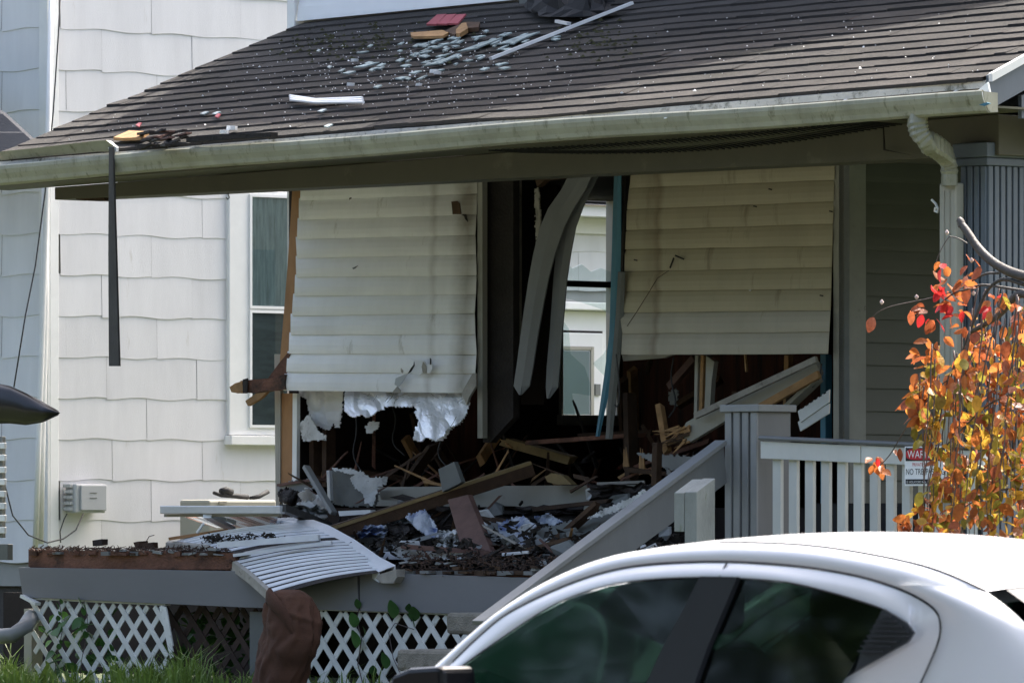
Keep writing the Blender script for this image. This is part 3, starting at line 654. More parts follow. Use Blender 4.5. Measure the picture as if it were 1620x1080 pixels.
# soffit and beam
BU0 = P(85, 300, .05).x; BU1 = P(1500, 230, .05).x
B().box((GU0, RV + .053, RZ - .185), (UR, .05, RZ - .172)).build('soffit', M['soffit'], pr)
BZ = P(700, 287, .05).z
bmv = B().box((BU0, .053, BZ - KZ), (UR - .35, .33, RZ - .187)); bmv.v[0].z -= KU * BU0; bmv.v[3].z -= KU * BU0; bmv.v[1].z -= KU * (UR - .35); bmv.v[2].z -= KU * (UR - .35)
bmv.build('beam', M['beam'], pr, bevel=.006)
rows = [[], [], []]
for i in range(31):
    x = 760 + i * 21; s = math.sin(math.pi * i / 30); zc = RZ - .188
    a = P(x, 240, RV + .1)
    rows[0].append(Vector((a.x, RV + .06, zc))); rows[1].append(Vector((a.x, RV + .22, zc - .055 * s - .004))); rows[2].append(Vector((a.x, .03, zc - .075 * s - .004)))
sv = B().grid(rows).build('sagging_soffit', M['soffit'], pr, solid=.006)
for i in range(60):
    x = 775 + i * 10; s = math.sin(math.pi * (x - 760) / 630); zc = RZ - .188
    a = P(x, 240, RV + .1)
    B().bar((a.x, RV + .09, zc - .02 * s - .012), (a.x + .02, .0, zc - .078 * s - .012), .012, .008).build('vent_rib', M['black'], sv)
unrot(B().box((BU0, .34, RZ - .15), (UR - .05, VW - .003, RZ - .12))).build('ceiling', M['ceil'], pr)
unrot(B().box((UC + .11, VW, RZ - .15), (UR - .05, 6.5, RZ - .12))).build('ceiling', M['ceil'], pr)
B().prism([(UR - .05, -.1, RZ - .237), (UR - .05, 6, RZ - .237), (UR - .05, 6, RZ + 1.5), (UR - .05, -.1, RZ - .1)], (.03, 0, 0)).build('gable_end', M['bluegrey'], pr)
unrot(slabp([(1396, 196), (1398, 236), (1440, 246), (1420, 242), (1396, 238)], .0, .01)).build('loose_edge', M['char'], pr)
unrot(slabp([(118, 312), (163, 308), (163, 318), (140, 318), (120, 316)], .06, .1)).build('broken_end', M['wooddk'], pr)
hk = B().tube([P(676, 286, .2), P(676, 294, .2), P(678, 299, .2), P(675, 302, .2), P(672, 300, .2)], .004, 5).build('hook', M['blackmetal'], pr)
B().tube([P(360, 303, .2), P(360, 312, .2), P(362, 316, .2), P(359, 319, .2), P(357, 316, .2)], .004, 5).build('hook', M['blackmetal'], pr)

# ---- debris lying on the roof
def on_roof(pix, t, lift=.02): return B().prism([Pr(x, y, lift) for x, y in pix], (0, -.004, t))
st = B().bar(Pr(776, 93, .05), Pr(1000, 5, .05), .05, .02)
st.build('metal_strip', M['alu'], label='long straight grey metal strip lying diagonally up the porch roof', cat='strip')
B().bar(Pr(881, 34, .05), Pr(900, 38, .05), .03, .02).build('metal_strip', M['alu'], label='short pale metal offcut beside the long diagonal strip on the roof', cat='strip')
vs = thing('vinyl_strip', 'white ribbed trim strip lying on the left of the roof', 'strip', Pr(516, 157, .03))
for q in range(3):
    B().tube([Pr(459 + q * .5, 152 + q * 3, .05), Pr(500, 158 + q * 2.2, .05), Pr(573 + q, 155 + q * 3.4, .05)], .011, 6).build('rib', M['sash'], vs)
rs = thing('red_shingle_piece', 'small red ribbed panel piece near the top of the porch roof', 'panel', Pr(706, 34, .03))
for q in range(3):
    x = 675 + q * 17; on_roof([(x, 41 - q * .5), (x + 16, 41 - q * .5), (x + 32 - q * 1.5, 25), (x + 17 - q * 1.5, 26)], .012, .05).build('panel', M['redshingle'], rs)
on_roof([(650, 56), (700, 52), (712, 55), (701, 61), (655, 62), (651, 60)], .018, .03).build('wood_piece', M['wood'], label='flat splintered yellow wood piece on the roof below the red panel', cat='wood')
on_roof([(722, 54), (731, 44), (738, 43), (741, 52), (728, 60), (722, 60)], .03, .03).build('wood_piece', M['wood'], label='stubby golden wood block right of the flat splintered piece on the roof', cat='wood')
on_roof([(704, 56), (735, 42), (760, 42), (758, 50), (735, 52), (720, 62)], .03, .02).build('bark_piece', M['wooddk'], label='dark rough slab between the two yellow wood pieces on the roof', cat='wood')
bagv = [Pr(x, y, .05) for x, y in ((832, 10), (845, 22), (870, 28), (920, 27), (960, 22), (975, 12), (960, -6), (900, -12), (850, -8))]
b_ = B(); n = len(bagv); cen = sum(bagv, Vector()) / n
bagv = [bagv[i // 3].lerp(bagv[(i // 3 + 1) % n], (i % 3) / 3) for i in range(3 * n)]
rings = [[cen + (p - cen) * s_ * U_(.93, 1.07) + Vector((U_(-.05, .05), U_(-.03, .03), h * U_(.3, 2.0))) for p in bagv] for s_, h in ((1, 0), (.93, .03), (.82, .06), (.66, .10), (.5, .12), (.3, .13), (.1, .12))]
b_.grid([r + [r[0]] for r in rings]); b_.build('black_tarp', M['black'], label='crumpled black sheeting heaped against the wall at the top of the roof', cat='tarp')
slabp([(820, -6), (843, -6), (842, 13), (822, 11)], VW - .1, .03).build('grey_flap', M['trimdk'], label='torn grey flap on the upper wall left of the black sheeting', cat='flap')
# shards
sm = []
def shard(x, y, l, wd_, ang, m=None, nm='glass_shard', lb='pale blue green glass shard scattered on the upper porch roof', gp='glass shards scattered on the porch roof', ct='glass shard'):
    a = math.radians(ang); dx, dy = math.cos(a), -math.sin(a) * .5
    pts = [(x - l * dx, y - l * dy), (x - l * .2 * dx + wd_ * .3, y - l * .3 * dy + wd_), (x + l * dx, y + l * dy), (x + l * .1 * dx - wd_ * .3, y - wd_ * .8)]
    on_roof(pts, .008, .028).build(nm, m or M['shard'], label=lb, cat=ct, group=gp)
LBL = [('long pale glass shard right of the middle of the glass field, below the metal strip', (760, 72, 42, 3, 32)), ('long pointed glass shard at the lower end of the glass field', (700, 97, 36, 2.5, 30)), ('broad glass shard just left of the long metal strip', (820, 62, 40, 4, 30)), ('slim glass sliver at the lower left of the glass field', (580, 104, 22, 2, 22))]
for lb, a in LBL: shard(*a, lb=lb)
for _ in range(88):
    x = random.gauss(690, 80); y = 92 - (x - 640) * .13 + random.gauss(0, 17)
    if y < 45 or x > 880: continue
    l_ = U_(4, 13); shard(x, y, l_, U_(1.0, 2.4), U_(5, 42), lb='%s glass shard in the %s of the glass field on the roof' % ('tiny' if l_ < 6.5 else 'small' if l_ < 9.5 else 'long', ('far left' if x < 590 else 'left part' if x < 650 else 'middle' if x < 710 else 'right part' if x < 780 else 'far right') + (', upper side' if y < 92 - (x - 640) * .13 else ', lower side')))
for (x, y) in ((324, 180), (343, 180), (510, 176), (598, 138), (520, 200)): shard(x, y, 8, 2, 25, lb='small glass shard lying apart on the lower left roof', gp='outlying glass shards on the roof')
for (x, y) in ((345, 184), (220, 198)): shard(x, y, 6, 3, 40, M['redshingle'], 'red_chip', 'small red chip on the left of the porch roof', 'red chips on the porch roof', 'chip')
chip = B()
for _ in range(900):
    if R() < .5: x = random.gauss(620, 130); y = 112 + random.gauss(0, 36) - (x - 620) * .08
    else: x = U_(60, 1550); y = U_(20, 235)
    yl = 245 - (x / 1560) * 120; yt = 240 - x * .42 if x < 480 else 40 - (x - 480) * .08
    if y > yl - 8 or y < yt + 12 or y < 3: continue
    s_ = U_(.003, .008) * (1.9 if R() < .1 else 1); p = Pr(x, y, .025)
    a = R() * 6; c_, s2 = math.cos(a) * s_, math.sin(a) * s_
    chip.add([p + Vector((c_, s2, 0)), p + Vector((-s2, c_, 0)), p + Vector((-c_, -s2 * .6, 0)), p + Vector((0, 0, s_ * .9))], [(0, 1, 3), (1, 2, 3), (2, 0, 3), (0, 2, 1)])
chip.build('plaster_crumbs', M['chip'], kind='stuff', label='white crumbs of plaster and glass sprinkled over the roof', cat='debris')
for (x, y, s_) in ((366, 206, 7), (354, 212, 6), (554, 136, 5), (662, 136, 4), (686, 116, 6), (560, 98, 5), (692, 118, 5)):
    p = Pr(x, y, .03); B().prism([p + Vector((math.cos(a) * s_ * .005 * U_(.7, 1.2), math.sin(a) * s_ * .006, 0)) for a in (0, 1.1, 2.2, 3.4, 4.6, 5.5)], (.005, 0, s_ * .004)).build('plaster_lump', M['chip'], label='white plaster lump on the shingles', cat='lump', group='white plaster lumps on the roof')
moss = B()
for _ in range(260):
    x = random.choice((500, 640, 960, 540, 930, 600)) + random.gauss(0, 35); y = {True: 60, False: 75}[R() < .5] + random.gauss(0, 14)
    yt = 40 - (x - 480) * .08
    if y < yt + 6: continue
    p = Pr(x, y, .02); s_ = U_(.008, .022)
    moss.add([p + Vector((s_, 0, 0)), p + Vector((-s_ * .5, s_, 0)), p + Vector((-s_, -s_ * .6, 0)), p + Vector((0, 0, s_ * .9))], [(0, 1, 3), (1, 2, 3), (2, 0, 3)])
M['moss'] = mat('dry_moss', (.045, .045, .018), .95, .4, 9, .5)
moss.build('moss', M['moss'], kind='stuff', label='tufts of moss on the upper shingles', cat='moss')
# left eave damage
slabp([(0, 240), (60, 234), (150, 223), (168, 222), (182, 232), (176, 240), (150, 240), (60, 248), (0, 254)], RV - .08, .02, lambda x, y: (y - 240) * .003).build('bent_flashing', M['gutter'], label='mossy bent flashing strip rising off the left end of the gutter', cat='flashing')
slabp([(160, 223), (172, 223), (184, 233), (184, 240), (176, 243), (170, 232)], RV - .10, .02).build('bent_flashing', M['white'], label='small white curled flashing tip above the hanging black strip', cat='flashing')
on_roof([(180, 222), (205, 211), (236, 213), (224, 222), (195, 223)], .02, .03).build('wood_piece', M['wood'], label='tan plywood scrap on the left eave of the roof', cat='wood')
for q in range(22):
    x = U_(195, 285); y = U_(210, 236) - (x - 230) * .1; l = U_(10, 26)
    B().bar(Pr(x, y, U_(.03, .08)), Pr(x + l, y - l * U_(.0, .5), U_(.03, .13)), U_(.02, .06), U_(.008, .02)).build('charred_scrap', M['char'] if q % 4 else M['redboard'], label='%s scrap heaped on the left eave, %s' % ('charred black' if q % 4 else 'red brown', 'its left part by the plywood' if x < 225 else 'its middle part' if x < 256 else 'its right part by the long lath'), cat='scrap', group='charred scraps heaped on the left eave')
B().bar(Pr(300, 222, .05), Pr(434, 213, .05), .06, .03).build('charred_lath', M['char'], label='long charred lath lying along the gutter right of the burnt heap', cat='lath')
hb = B().prism([P(172, 232, RV - .13), P(178, 232, RV - .13), P(183, 400, RV - .13), P(188, 579, RV - .13), P(172, 579, RV - .13), P(171, 400, RV - .13)], (0, .018, 0))
hb.build('hanging_strip', M['blackmetal'], label='long black metal strip hanging straight down from the gutter', cat='strip', bevel=.002)

# ---- downspout and column on the right
ds = thing('downspout', 'cream ribbed elbow downspout running down beside the blue grey column', 'downspout', P(1500, 860, .15))
dpts = [P(1452, 184, -.47), P(1451, 196, -.48), P(1455, 213, -.47), P(1468, 226, -.42), P(1484, 234, -.28), P(1497, 246, -.15), P(1502, 264, -.10), P(1502, 294, -.10)]
sp = []
for i in range(len(dpts) - 1):
    for k_ in range(5): sp.append(dpts[i].lerp(dpts[i + 1], k_ / 5))
sp.append(dpts[-1])
for _ in range(3): sp = [sp[0]] + [(sp[i - 1] + sp[i] * 2 + sp[i + 1]) / 4 for i in range(1, len(sp) - 1)] + [sp[-1]]
bb = B(); rr = []
for i, p in enumerate(sp):
    d_ = (sp[min(i + 1, len(sp) - 1)] - sp[max(i - 1, 0)]).normalized(); y_ = Vector((-.6, -.8, 0)); y_ = (y_ - d_ * y_.dot(d_)).normalized(); x_ = d_.cross(y_)
    r_ = .068 * (1 - .2 * i / len(sp)) + (.005 if i % 2 else -.003) * (1 if 4 < i < 33 else 0)
    rr.append([p + x_ * r_ * a + y_ * r_ * .8 * b2 for a, b2 in ((-1, -.7), (-.7, -1), (.7, -1), (1, -.7), (1, .7), (.7, 1), (-.7, 1), (-1, .7), (-1, -.7))])
bb.grid(rr).build('elbow', M['gutter'], ds)
a = P(1489, 290, -.06); b = P(1515, 290, -.06)
B().box((a.x, -.08, .6), (b.x, .0, a.z)).build('pipe', M['trim'], ds, bevel=.012)
for q in (1, 2): B().box((a.x + (b.x - a.x) * q / 3 - .004, -.086, .6), (a.x + (b.x - a.x) * q / 3 + .004, -.0805, a.z - .05)).build('rib', M['trim'], ds)
cl = B().tube([P(1474, 316, -.05), P(1480, 322, -.05), P(1484, 330, -.06), P(1483, 336, -.06), P(1479, 334, -.06), P(1480, 328, -.06)], .008, 6); cl.build('bracket', M['white'], ds)
def fluted_col(name, label, cat, u0, v0, wdt, dep, zb, zt, cap, group=None, nfu=4, m=M['bluegrey'], plain_side=False, mcap=None, mside=None, taper=0):
    t = thing(name, label, cat, (u0 + wdt / 2, v0 + dep / 2, zb), group)
    B().box((u0 + .012, v0 + .012, zb), (u0 + wdt - .012, v0 + dep, zt)).build('core', mside or m, t)
    st_ = wdt / nfu
    for k in range(nfu):
        B().box((u0 + k * st_ + st_ * .14, v0 - .008, zb), (u0 + (k + 1) * st_ - st_ * .14, v0 + .0115, zt)).build('flute', m, t, bevel=.004)
    n2 = 0 if plain_side else max(2, int(dep / st_))
    for k in range(n2):
        s2 = dep / n2
        B().box((u0 + wdt - .0115, v0 + k * s2 + s2 * .14, zb), (u0 + wdt + .008, v0 + (k + 1) * s2 - s2 * .14, zt)).build('flute', mside or m, t, bevel=.004)
    z = zt
    for (o, h) in cap:
        B().box((u0 - o, v0 - o, z + .002), (u0 + wdt + o, v0 + dep + o, z + h)).build('cap', mcap or m, t, bevel=.006); z += h
    return t
cu = P(1516, 300, .0).x; cu1 = P(1558, 300, .0).x
fluted_col('porch_column', 'tall blue grey fluted porch column at the right edge behind the leaves', 'column', cu, .02, cu1 - cu, .5, 1.2, P(1558, 262, 0).z, [(.02, .05), (.035, .09)])
# post with the stair rail
pu0 = P(1146, 700, -.02).x; pu1 = P(1200, 700, -.02).x; pvd = .30
pt_ = P(1170, 652, -.02).z
fluted_col('porch_post', 'grey fluted half height post at the head of the stair rail', 'post', pu0, -.02, pu1 - pu0, pvd, .6, pt_, [(.022, .048)], nfu=4, plain_side=True, m=M['greylight'], mside=M['greypaint'], mcap=M['greylight'])  # darker side paint puts the shade of the right face into the colour

# ================================================================ RAILING
ra = thing('porch_railing', 'white baluster railing under a grey handrail between the grey post and the leaves', 'railing', P(1210, 860, .05))
RVV = -.04
def rl(x, y): return P(x, y, RVV)
u0 = rl(1207, 700).x; u1 = rl(1560, 700).x
def rz(px, base, sl_=.044): return rl(px, base + (px - 1207) * sl_).z
def railbar(y0, y1, v0, v1, m, name, xa=1207, xb=1560, **k):
    a0, a1 = rz(xa, y0), rz(xa, y1); b0, b1 = rz(xb, y0), rz(xb, y1); ua, ub = rl(xa, 700).x, rl(xb, 700).x
    return B().add([(ua, v0, a0), (ub, v0, b0), (ub, v1, b0), (ua, v1, a0), (ua, v0, a1), (ub, v0, b1), (ub, v1, b1), (ua, v1, a1)],
                   [(0, 1, 2, 3), (7, 6, 5, 4), (4, 5, 1, 0), (5, 6, 2, 1), (6, 7, 3, 2), (7, 4, 0, 3)]).build(name, m, ra, **k)
railbar(689, 696, RVV - .05, RVV + .08, M['greypaint'], 'handrail', bevel=.012)
railbar(697.5, 725, RVV - .028, RVV + .03, M['whiterail'], 'top_board', 1208, 1366, bevel=.003)
railbar(697.5, 725, RVV - .028, RVV + .03, M['whiterail'], 'top_board', 1367.2, 1560, bevel=.003)
bx = 1222
i = 0
while bx < 1560:
    y0 = 724 + (bx - 1207) * .044
    a = P(bx, y0, RVV); b = P(bx + 12.6, y0, RVV); lx = U_(-.004, .004)
    B().add([(a.x + lx, RVV, .9), (b.x + lx, RVV, .9), (b.x + lx, RVV + .03, .9), (a.x + lx, RVV + .03, .9), (a.x, RVV, a.z + .01), (b.x, RVV, a.z + .01), (b.x, RVV + .03, a.z + .01), (a.x, RVV + .03, a.z + .01)],
            [(0, 3, 2, 1), (4, 5, 6, 7), (0, 1, 5, 4), (1, 2, 6, 5), (2, 3, 7, 6), (3, 0, 4, 7)]).build('baluster', M['whiterail'], ra, bevel=.003)
    bx += 25.6
B().box((u0, RVV - .03, .80), (u1, RVV + .06, .897)).build('bottom_rail', M['whiterail'], ra)
# dark things behind the railing
B().box((UC + .2, VW - .5, FZ), (UC + 1.6, VW + .1, FZ + .45)).build('storage_chest', M['black'], label='dark chest on the porch behind the white balusters', cat='chest')

# sign
def text(body, ctr, wdt, ht, m, parent, name, face='v', dv=0):
    cu_ = bpy.data.curves.new('t', 'FONT'); cu_.body = body; cu_.align_x = 'LEFT'
    o = bpy.data.objects.new('t', cu_); col.objects.link(o)
    dg = bpy.context.evaluated_depsgraph_get(); me = bpy.data.meshes.new_from_object(o.evaluated_get(dg)); bpy.data.objects.remove(o)
    xs = [v_.co.x for v_ in me.vertices]; ys = [v_.co.y for v_ in me.vertices]
    x0, x1, y0, y1 = min(xs), max(xs), min(ys), max(ys); b = B()
    b.add([Vector((ctr[0] - wdt / 2 + (v_.co.x - x0) / (x1 - x0) * wdt, ctr[1] + dv, ctr[2] - ht / 2 + (v_.co.y - y0) / (y1 - y0) * ht)) for v_ in me.vertices], [tuple(p.vertices) for p in me.polygons])
    return b.build(name, m, parent)
SV = RVV - .06
sa = P(1431, 706, SV); sb = P(1497, 768, SV); sw = sb.x - sa.x; shh = sa.z - sb.z; sc = (sa.x + sw / 2, SV)
sg = thing('warning_sign', 'white red and black warning sign hung on the railing half behind the leaves', 'sign', (sc[0], SV, sb.z))
B().box((sa.x, SV, sb.z), (sb.x, SV + .006, sa.z)).build('plate', M['signwhite'], sg, bevel=.002)
B().box((sa.x + .01, SV - .002, sa.z - shh * .37), (sb.x - .01, SV - .0005, sa.z - .008)).build('header', M['signblack'], sg)
B().box((sa.x + .01, SV - .002, sb.z + .012), (sb.x - .01, SV - .0005, sb.z + shh * .17)).build('footer', M['signblack'], sg)
n = 24; hw = sw * .46; hh = shh * .145; oc = (sc[0], sa.z - shh * .20)
B().prism([(oc[0] + hw * (abs(math.cos(a)) ** .5) * (1 if math.cos(a) > 0 else -1), SV - .0035, oc[1] + hh * (abs(math.sin(a)) ** .6) * (1 if math.sin(a) > 0 else -1)) for a in [2 * math.pi * k / n for k in range(n)]], (0, .0012, 0)).build('red_oval', M['red'], sg)
text('WARNING', (sc[0], SV - .0042, oc[1]), sw * .84, shh * .19, M['signwhite'], sg, 'lettering')
text('PRIVATE PROPERTY', (sc[0], SV - .001, sa.z - shh * .46), sw * .62, shh * .085, M['red'], sg, 'lettering')
text('NO TRESPASSING', (sc[0], SV - .001, sa.z - shh * .64), sw * .92, shh * .15, M['signblack'], sg, 'lettering')
text('\u2606 VIOLATORS WILL BE PROSECUTED', (sc[0], SV - .003, sb.z + shh * .105), sw * .9, shh * .07, M['signwhite'], sg, 'lettering')
B().tube([(sa.x + .02, SV - .005, sa.z - .012), (sa.x + .02, SV + .02, sa.z - .012)], .006, 6).build('screw', M['char'], sg)

# ================================================================ PORCH DECK
dk = thing('porch_deck', 'wooden porch deck with a grey front board and a rotten rim at its left end', 'porch deck', P(45, 950, 0))
du0 = P(32, 900, -.03).x; du1 = P(1150, 900, -.03).x
def fz(x, y): return P(x, y, -.03)
def fboard(pts, name, m, label=None): return B().prism([fz(*p) for p in pts], (0, .03, 0)).build(name, m, dk, bevel=.002, label=label)
fboard([(29, 897), (200, 900), (380, 903), (565, 906), (567, 966), (380, 960), (200, 952), (36, 944)], 'front_board', M['fasciagrey'])
fboard([(568.5, 906), (700, 909), (860, 914), (1150, 924), (1150, 990), (900, 976), (740, 971), (570, 966)], 'front_board', M['fasciagrey'])
B().box((P(45, 890, 0).x, .012, FZ - .19), (P(374, 890, 0).x, .05, FZL - .015)).build('rim_joist', M['rot'], dk)
B().box((P(374, 890, 0).x + .003, .012, FZ - .19), (du1 + 1.5, .05, FZ - .015)).build('rim_joist', M['rot'], dk)
B().prism([P(x, y, -.005) for x, y in jl((45, 868), (372, 874), 26, 1.6) + [(372, 900), (150, 900), (45, 896)]], (0, .012, 0)).build('rim_board', M['rot'], dk, label='rotten red brown rim board')
# floor planks running in v, rotten ends
uu = P(50, 890, 0).x; i = 0
while uu < du1 + 2.6:
    e = U_(-.06, .03) if uu < P(900, 890, 0).x else 0
    fz_ = FZL if uu < P(374, 890, 0).x else FZ
    B().box((uu, e, fz_ - .012 + U_(-.006, .006)), (uu + .083, VW - .02, fz_ + .012 + U_(-.004, .004))).build('floor_plank', M['greypaint'] if R() < .35 else (M['rot'] if uu < P(300, 890, 0).x or R() < .2 else M['wooddk']), dk)
    uu += .088
for _ in range(260):   # rubble fringe at the deck edge
    pass
fr = B()
for _ in range(2600):
    x = U_(48, 1080); y = 866 + abs(random.gauss(0, 5)) + (x > 360) * U_(6, 34) + max(0, (x - 600) * .02)
    if 366 < x < 640: continue
    p = P(x, y, U_(-.05, .25)); l = U_(.01, .06); a = U_(-.5, .5)
    a = U_(-1.5, 1.5); fr.bar(p, p + Vector((math.cos(a) * l, U_(-.04, .04), math.sin(a) * l * .5)), U_(.003, .010), U_(.003, .008), taper=U_(.2, 1))
fr.build('rotten_fringe', M['rotmix'], kind='stuff', label='rotten splinters and crumbs lining the deck edge', cat='debris')
for q in range(34):
    x = U_(185, 360) if q < 12 else U_(620, 1000); y = 872 + (x > 400) * 22 + U_(-4, 6) + (x > 800) * 4
    p = P(x, y, U_(-.06, .0)); l = U_(.03, .09)
    B().bar(p, p + Vector((l, 0, U_(-.01, .01))), .03, U_(.008, .022), jag=.03, taper=U_(.5, 1)).build('broken_plank_end', M['greylight'] if R() < .5 else M['wooddk'], label='chipped plank stub on the deck edge ' + ('left of the awning, below the meter box' if x < 270 else 'just left of the awning' if x < 400 else 'left of the red brown board' if x < 720 else 'below the red brown board' if x < 800 else 'below the blue wrap' if x < 880 else 'beside the stair rail'), cat='plank', group='chipped plank stubs along the deck edge')

# ---- lattices
def lattice(name, label, quad, v, m, n1, n2, lean_=0, wpx=9.5, ang=None):
    (xl0, yt0), (xr0, yt1), (xr1, yb1), (xl1, yb0) = quad     # TL, TR, BR, BL
    t = B().bar(P(xl0 + 2, yt0 - 4, v + .02), P(xr0 - 2, yt1 - 4, v + .02), .012, .05, up=(0, 1, 0)).build(name, m, dk, label=label)
    def inside_seg(p, d):
        # clip the line p + s d to the (convex) quad
        poly = [(xl0, yt0), (xr0, yt1), (xr1, yb1), (xl1, yb0)]; s0, s1 = -1e9, 1e9
        for i in range(4):
            ax, ay = poly[i]; bx_, by = poly[(i + 1) % 4]; nx, ny = -(by - ay), (bx_ - ax)
            num = nx * (p[0] - ax) + ny * (p[1] - ay); den = nx * d[0] + ny * d[1]
            if abs(den) < 1e-9:
                if num < 0: return None
                continue
            s = -num / den
            if den > 0: s0 = max(s0, s)
            else: s1 = min(s1, s)
        return (s0, s1) if s1 - s0 > 6 else None
    H = max(yb0, yb1) - min(yt0, yt1)
    for lay, sgn in ((0, 1), (1, -1)):
        n_ = n1
        d_ = Vector((sgn * .60, 1.0)).normalized()
        off = -H
        while off < (xr0 - xl0) + H:
            p = (xl0 + off, min(yt0, yt1)) if True else 0
            s = inside_seg(p, d_)
            if s:
                a = P(p[0] + d_.x * s[0], p[1] + d_.y * s[0], v + lay * .009); b = P(p[0] + d_.x * s[1], p[1] + d_.y * s[1], v + lay * .009)
                dd = (b - a).normalized()
                B().bar(a, b, .0075, wpx / 240 * 1.0, up=Vector((0, 1, 0)).cross(dd)).build('slat', m, t)
            off += n2
    return t
M['latt2'] = M['latt']
lt = lattice('lattice_panel', 'white lattice panel under the left end of the deck, its right side broken', [(48, 950), (268, 960), (262, 1110), (60, 1090)], -.0, M['latt'], 10, 27)
B().bar(P(36, 942, -.04), P(60, 955, -.04), .02, .05, up=(0, 1, 0)).build('top_rail', M['latt'], lt)
for q in range(3): B().bar(P(255 + q * 3, 958 + q, -.02), P(272, 1040 - q * 9, -.03), .01, .03, up=(1, 0, 0)).build('slat', M['latt'], lt)
lattice('lattice_panel', 'dark brown lattice panel behind the gap in the white lattice', [(262, 958), (424, 964), (424, 1110), (262, 1110)], .12, M['lattdk'], 10, 30, wpx=11)
lattice('lattice_panel', 'white lattice panel with vines between the brown coat and the stone steps', [(470, 966), (748, 976), (748, 1110), (470, 1110)], .0, M['latt'], 10, 31, wpx=10)
B().box((P(395, 970, .03).x, .03, .4), (P(424, 970, .03).x, .13, FZ - .27)).build('support_post', M['trimdk'], dk)
B().box((P(38, 970, .05).x, .05, .4), (P(50, 970, .05).x, .15, FZ - .27)).build('support_post', M['trim'], dk)
B().box((P(50, 970, 2.2).x - .5, VW + .3, .3), (8, VW + .35, 1.1)).build('crawlspace_wall', M['dark'], dk)

# ================================================================ STAIRS
SU0 = P(726, 985, -.25).x
ru = pu0 - .04
sps = thing('stone_steps', 'rough grey concrete steps beside the lattice at the foot of the sloping rail', 'steps', (SU0, -1, .5))
s1 = P(726, 968, -.3); s2 = Pu(648, 1026, s1.x)
def step(uA, v0, v1, zt, th_):
    n = 12; rows = []
    pts = [(uA + .02 * pn(Vector((k, zt, 1))), v0 + (v1 - v0) * k / 6, ) for k in range(7)]
    b = B().box((uA, v0, zt - th_), (ru + .4, v1, zt)); return b
for k in range(4):
    zt = s1.z + (s2.z - s1.z) * k; v1 = -.04 + (s2.y - s1.y) * k
    step(s1.x + .0, v1 - .38, v1 + .05, zt, .14).build('tread', M['concrete'], sps, bevel=.025)
    if zt > .75: B().box((s1.x + .12, v1 - .3, .4), (ru + .3, v1 + .04, zt - .142)).build('riser', M['concrete'], sps)
rl1 = thing('stair_rail', 'wide grey board rail sloping down from the fluted post to the steps', 'rail', (ru, -1, .6))
rt = [Pu(x, y, ru + .09) for x, y in ((1145, 704), (760, 990))]
rb = [Pu(x, y, ru + .09) for x, y in ((1150, 764), (930, 925), (760, 1052))]
rt[0].y = min(rt[0].y, -.03)
B().prism([rt[0], rt[1], rb[2], rb[1], rb[0]], (-.045, 0, 0)).build('side_board', M['greypaint'], rl1, bevel=.003)
dd = Vector((0, 0, .008))
B().bar(rt[0] + Vector((-.02, 0, .02)), rt[1] + Vector((-.02, 0, .02)), .10, .03).build('cap_board', M['greylight'], rl1, bevel=.004)
# newel
nw = thing('newel_post', 'short weathered pale newel post with mossy top below the stair rail', 'post', P(1095, 900, -1.0))
nv = -1.35
na = P(1083, 778, nv); nb_ = P(1102, 778, nv)
sz = .115
def nbox(x0, x1, y0, y1, zl, zf, zbk, m, nm):
    B().add([(x0, y0, zl), (x1, y0, zl), (x1, y1, zl), (x0, y1, zl), (x0, y0, zf), (x1, y0, zf), (x1, y1, zbk), (x0, y1, zbk)],
            [(0, 3, 2, 1), (4, 5, 6, 7), (0, 1, 5, 4), (1, 2, 6, 5), (2, 3, 7, 6), (3, 0, 4, 7)]).build(nm, m, nw, bevel=.004)
M['newel'] = mat('weathered_newel', (0.2565, 0.2707, 0.2517), .7, .25, 5, .3, 60, spots=(.10, .12, .04), spot_amt=.36, spot_scale=9, stretch=(1.5, 1.5, .5))
u_a = P(1083, 778, nv).x; u_b = P(1102, 778, nv).x
nbox(u_a, u_b, nv, nv + .16, .45, na.z, na.z + .085, M['newel'], 'post_body')
nbox(P(1067, 777, nv).x, u_a - .003, nv - .003, nv + .155, na.z - .24, na.z - .004, na.z + .08, M['newel'], 'side_block')

# ================================================================ DEBRIS IN THE OPENING
def where(x):
    for lim, w_ in ((545, 'behind the curled foam sheet'), (640, 'below the left half of the silvery board'), (755, 'below the right half of the silvery board'), (830, 'left of the bent hanging strips'), (900, 'under the bent hanging strips'), (990, 'under the cracked window'), (1060, 'behind the splintered posts'), (5000, 'behind the stair rail')):
        if x < lim: return w_
def where2(x):
    for lim, w_ in ((530, 'at the far left by the window frames'), (620, 'behind the fallen awning'), (690, 'left of the red brown board'), (780, 'around the foot of the red brown board'), (860, 'by the crumpled blue wrap'), (940, 'right of the blue wrap'), (5000, 'beside the stair rail')):
        if x < lim: return w_
def rough(pix, k_=.10, it=2):
    for _ in range(it):
        q = []
        for i, a in enumerate(pix):
            b = pix[(i + 1) % len(pix)]; l = math.hypot(b[0] - a[0], b[1] - a[1]); q.append(a)
            if l > 5: q.append(((a[0] + b[0]) / 2 + U_(-1, 1) * l * k_, (a[1] + b[1]) / 2 + U_(-1, 1) * l * k_))
        pix = q
    return pix
ROUGH = {M[k_].name for k_ in ('plaster', 'tile', 'foam', 'foil', 'char', 'bluefilm', 'trimdk', 'greylight', 'slatdk')}
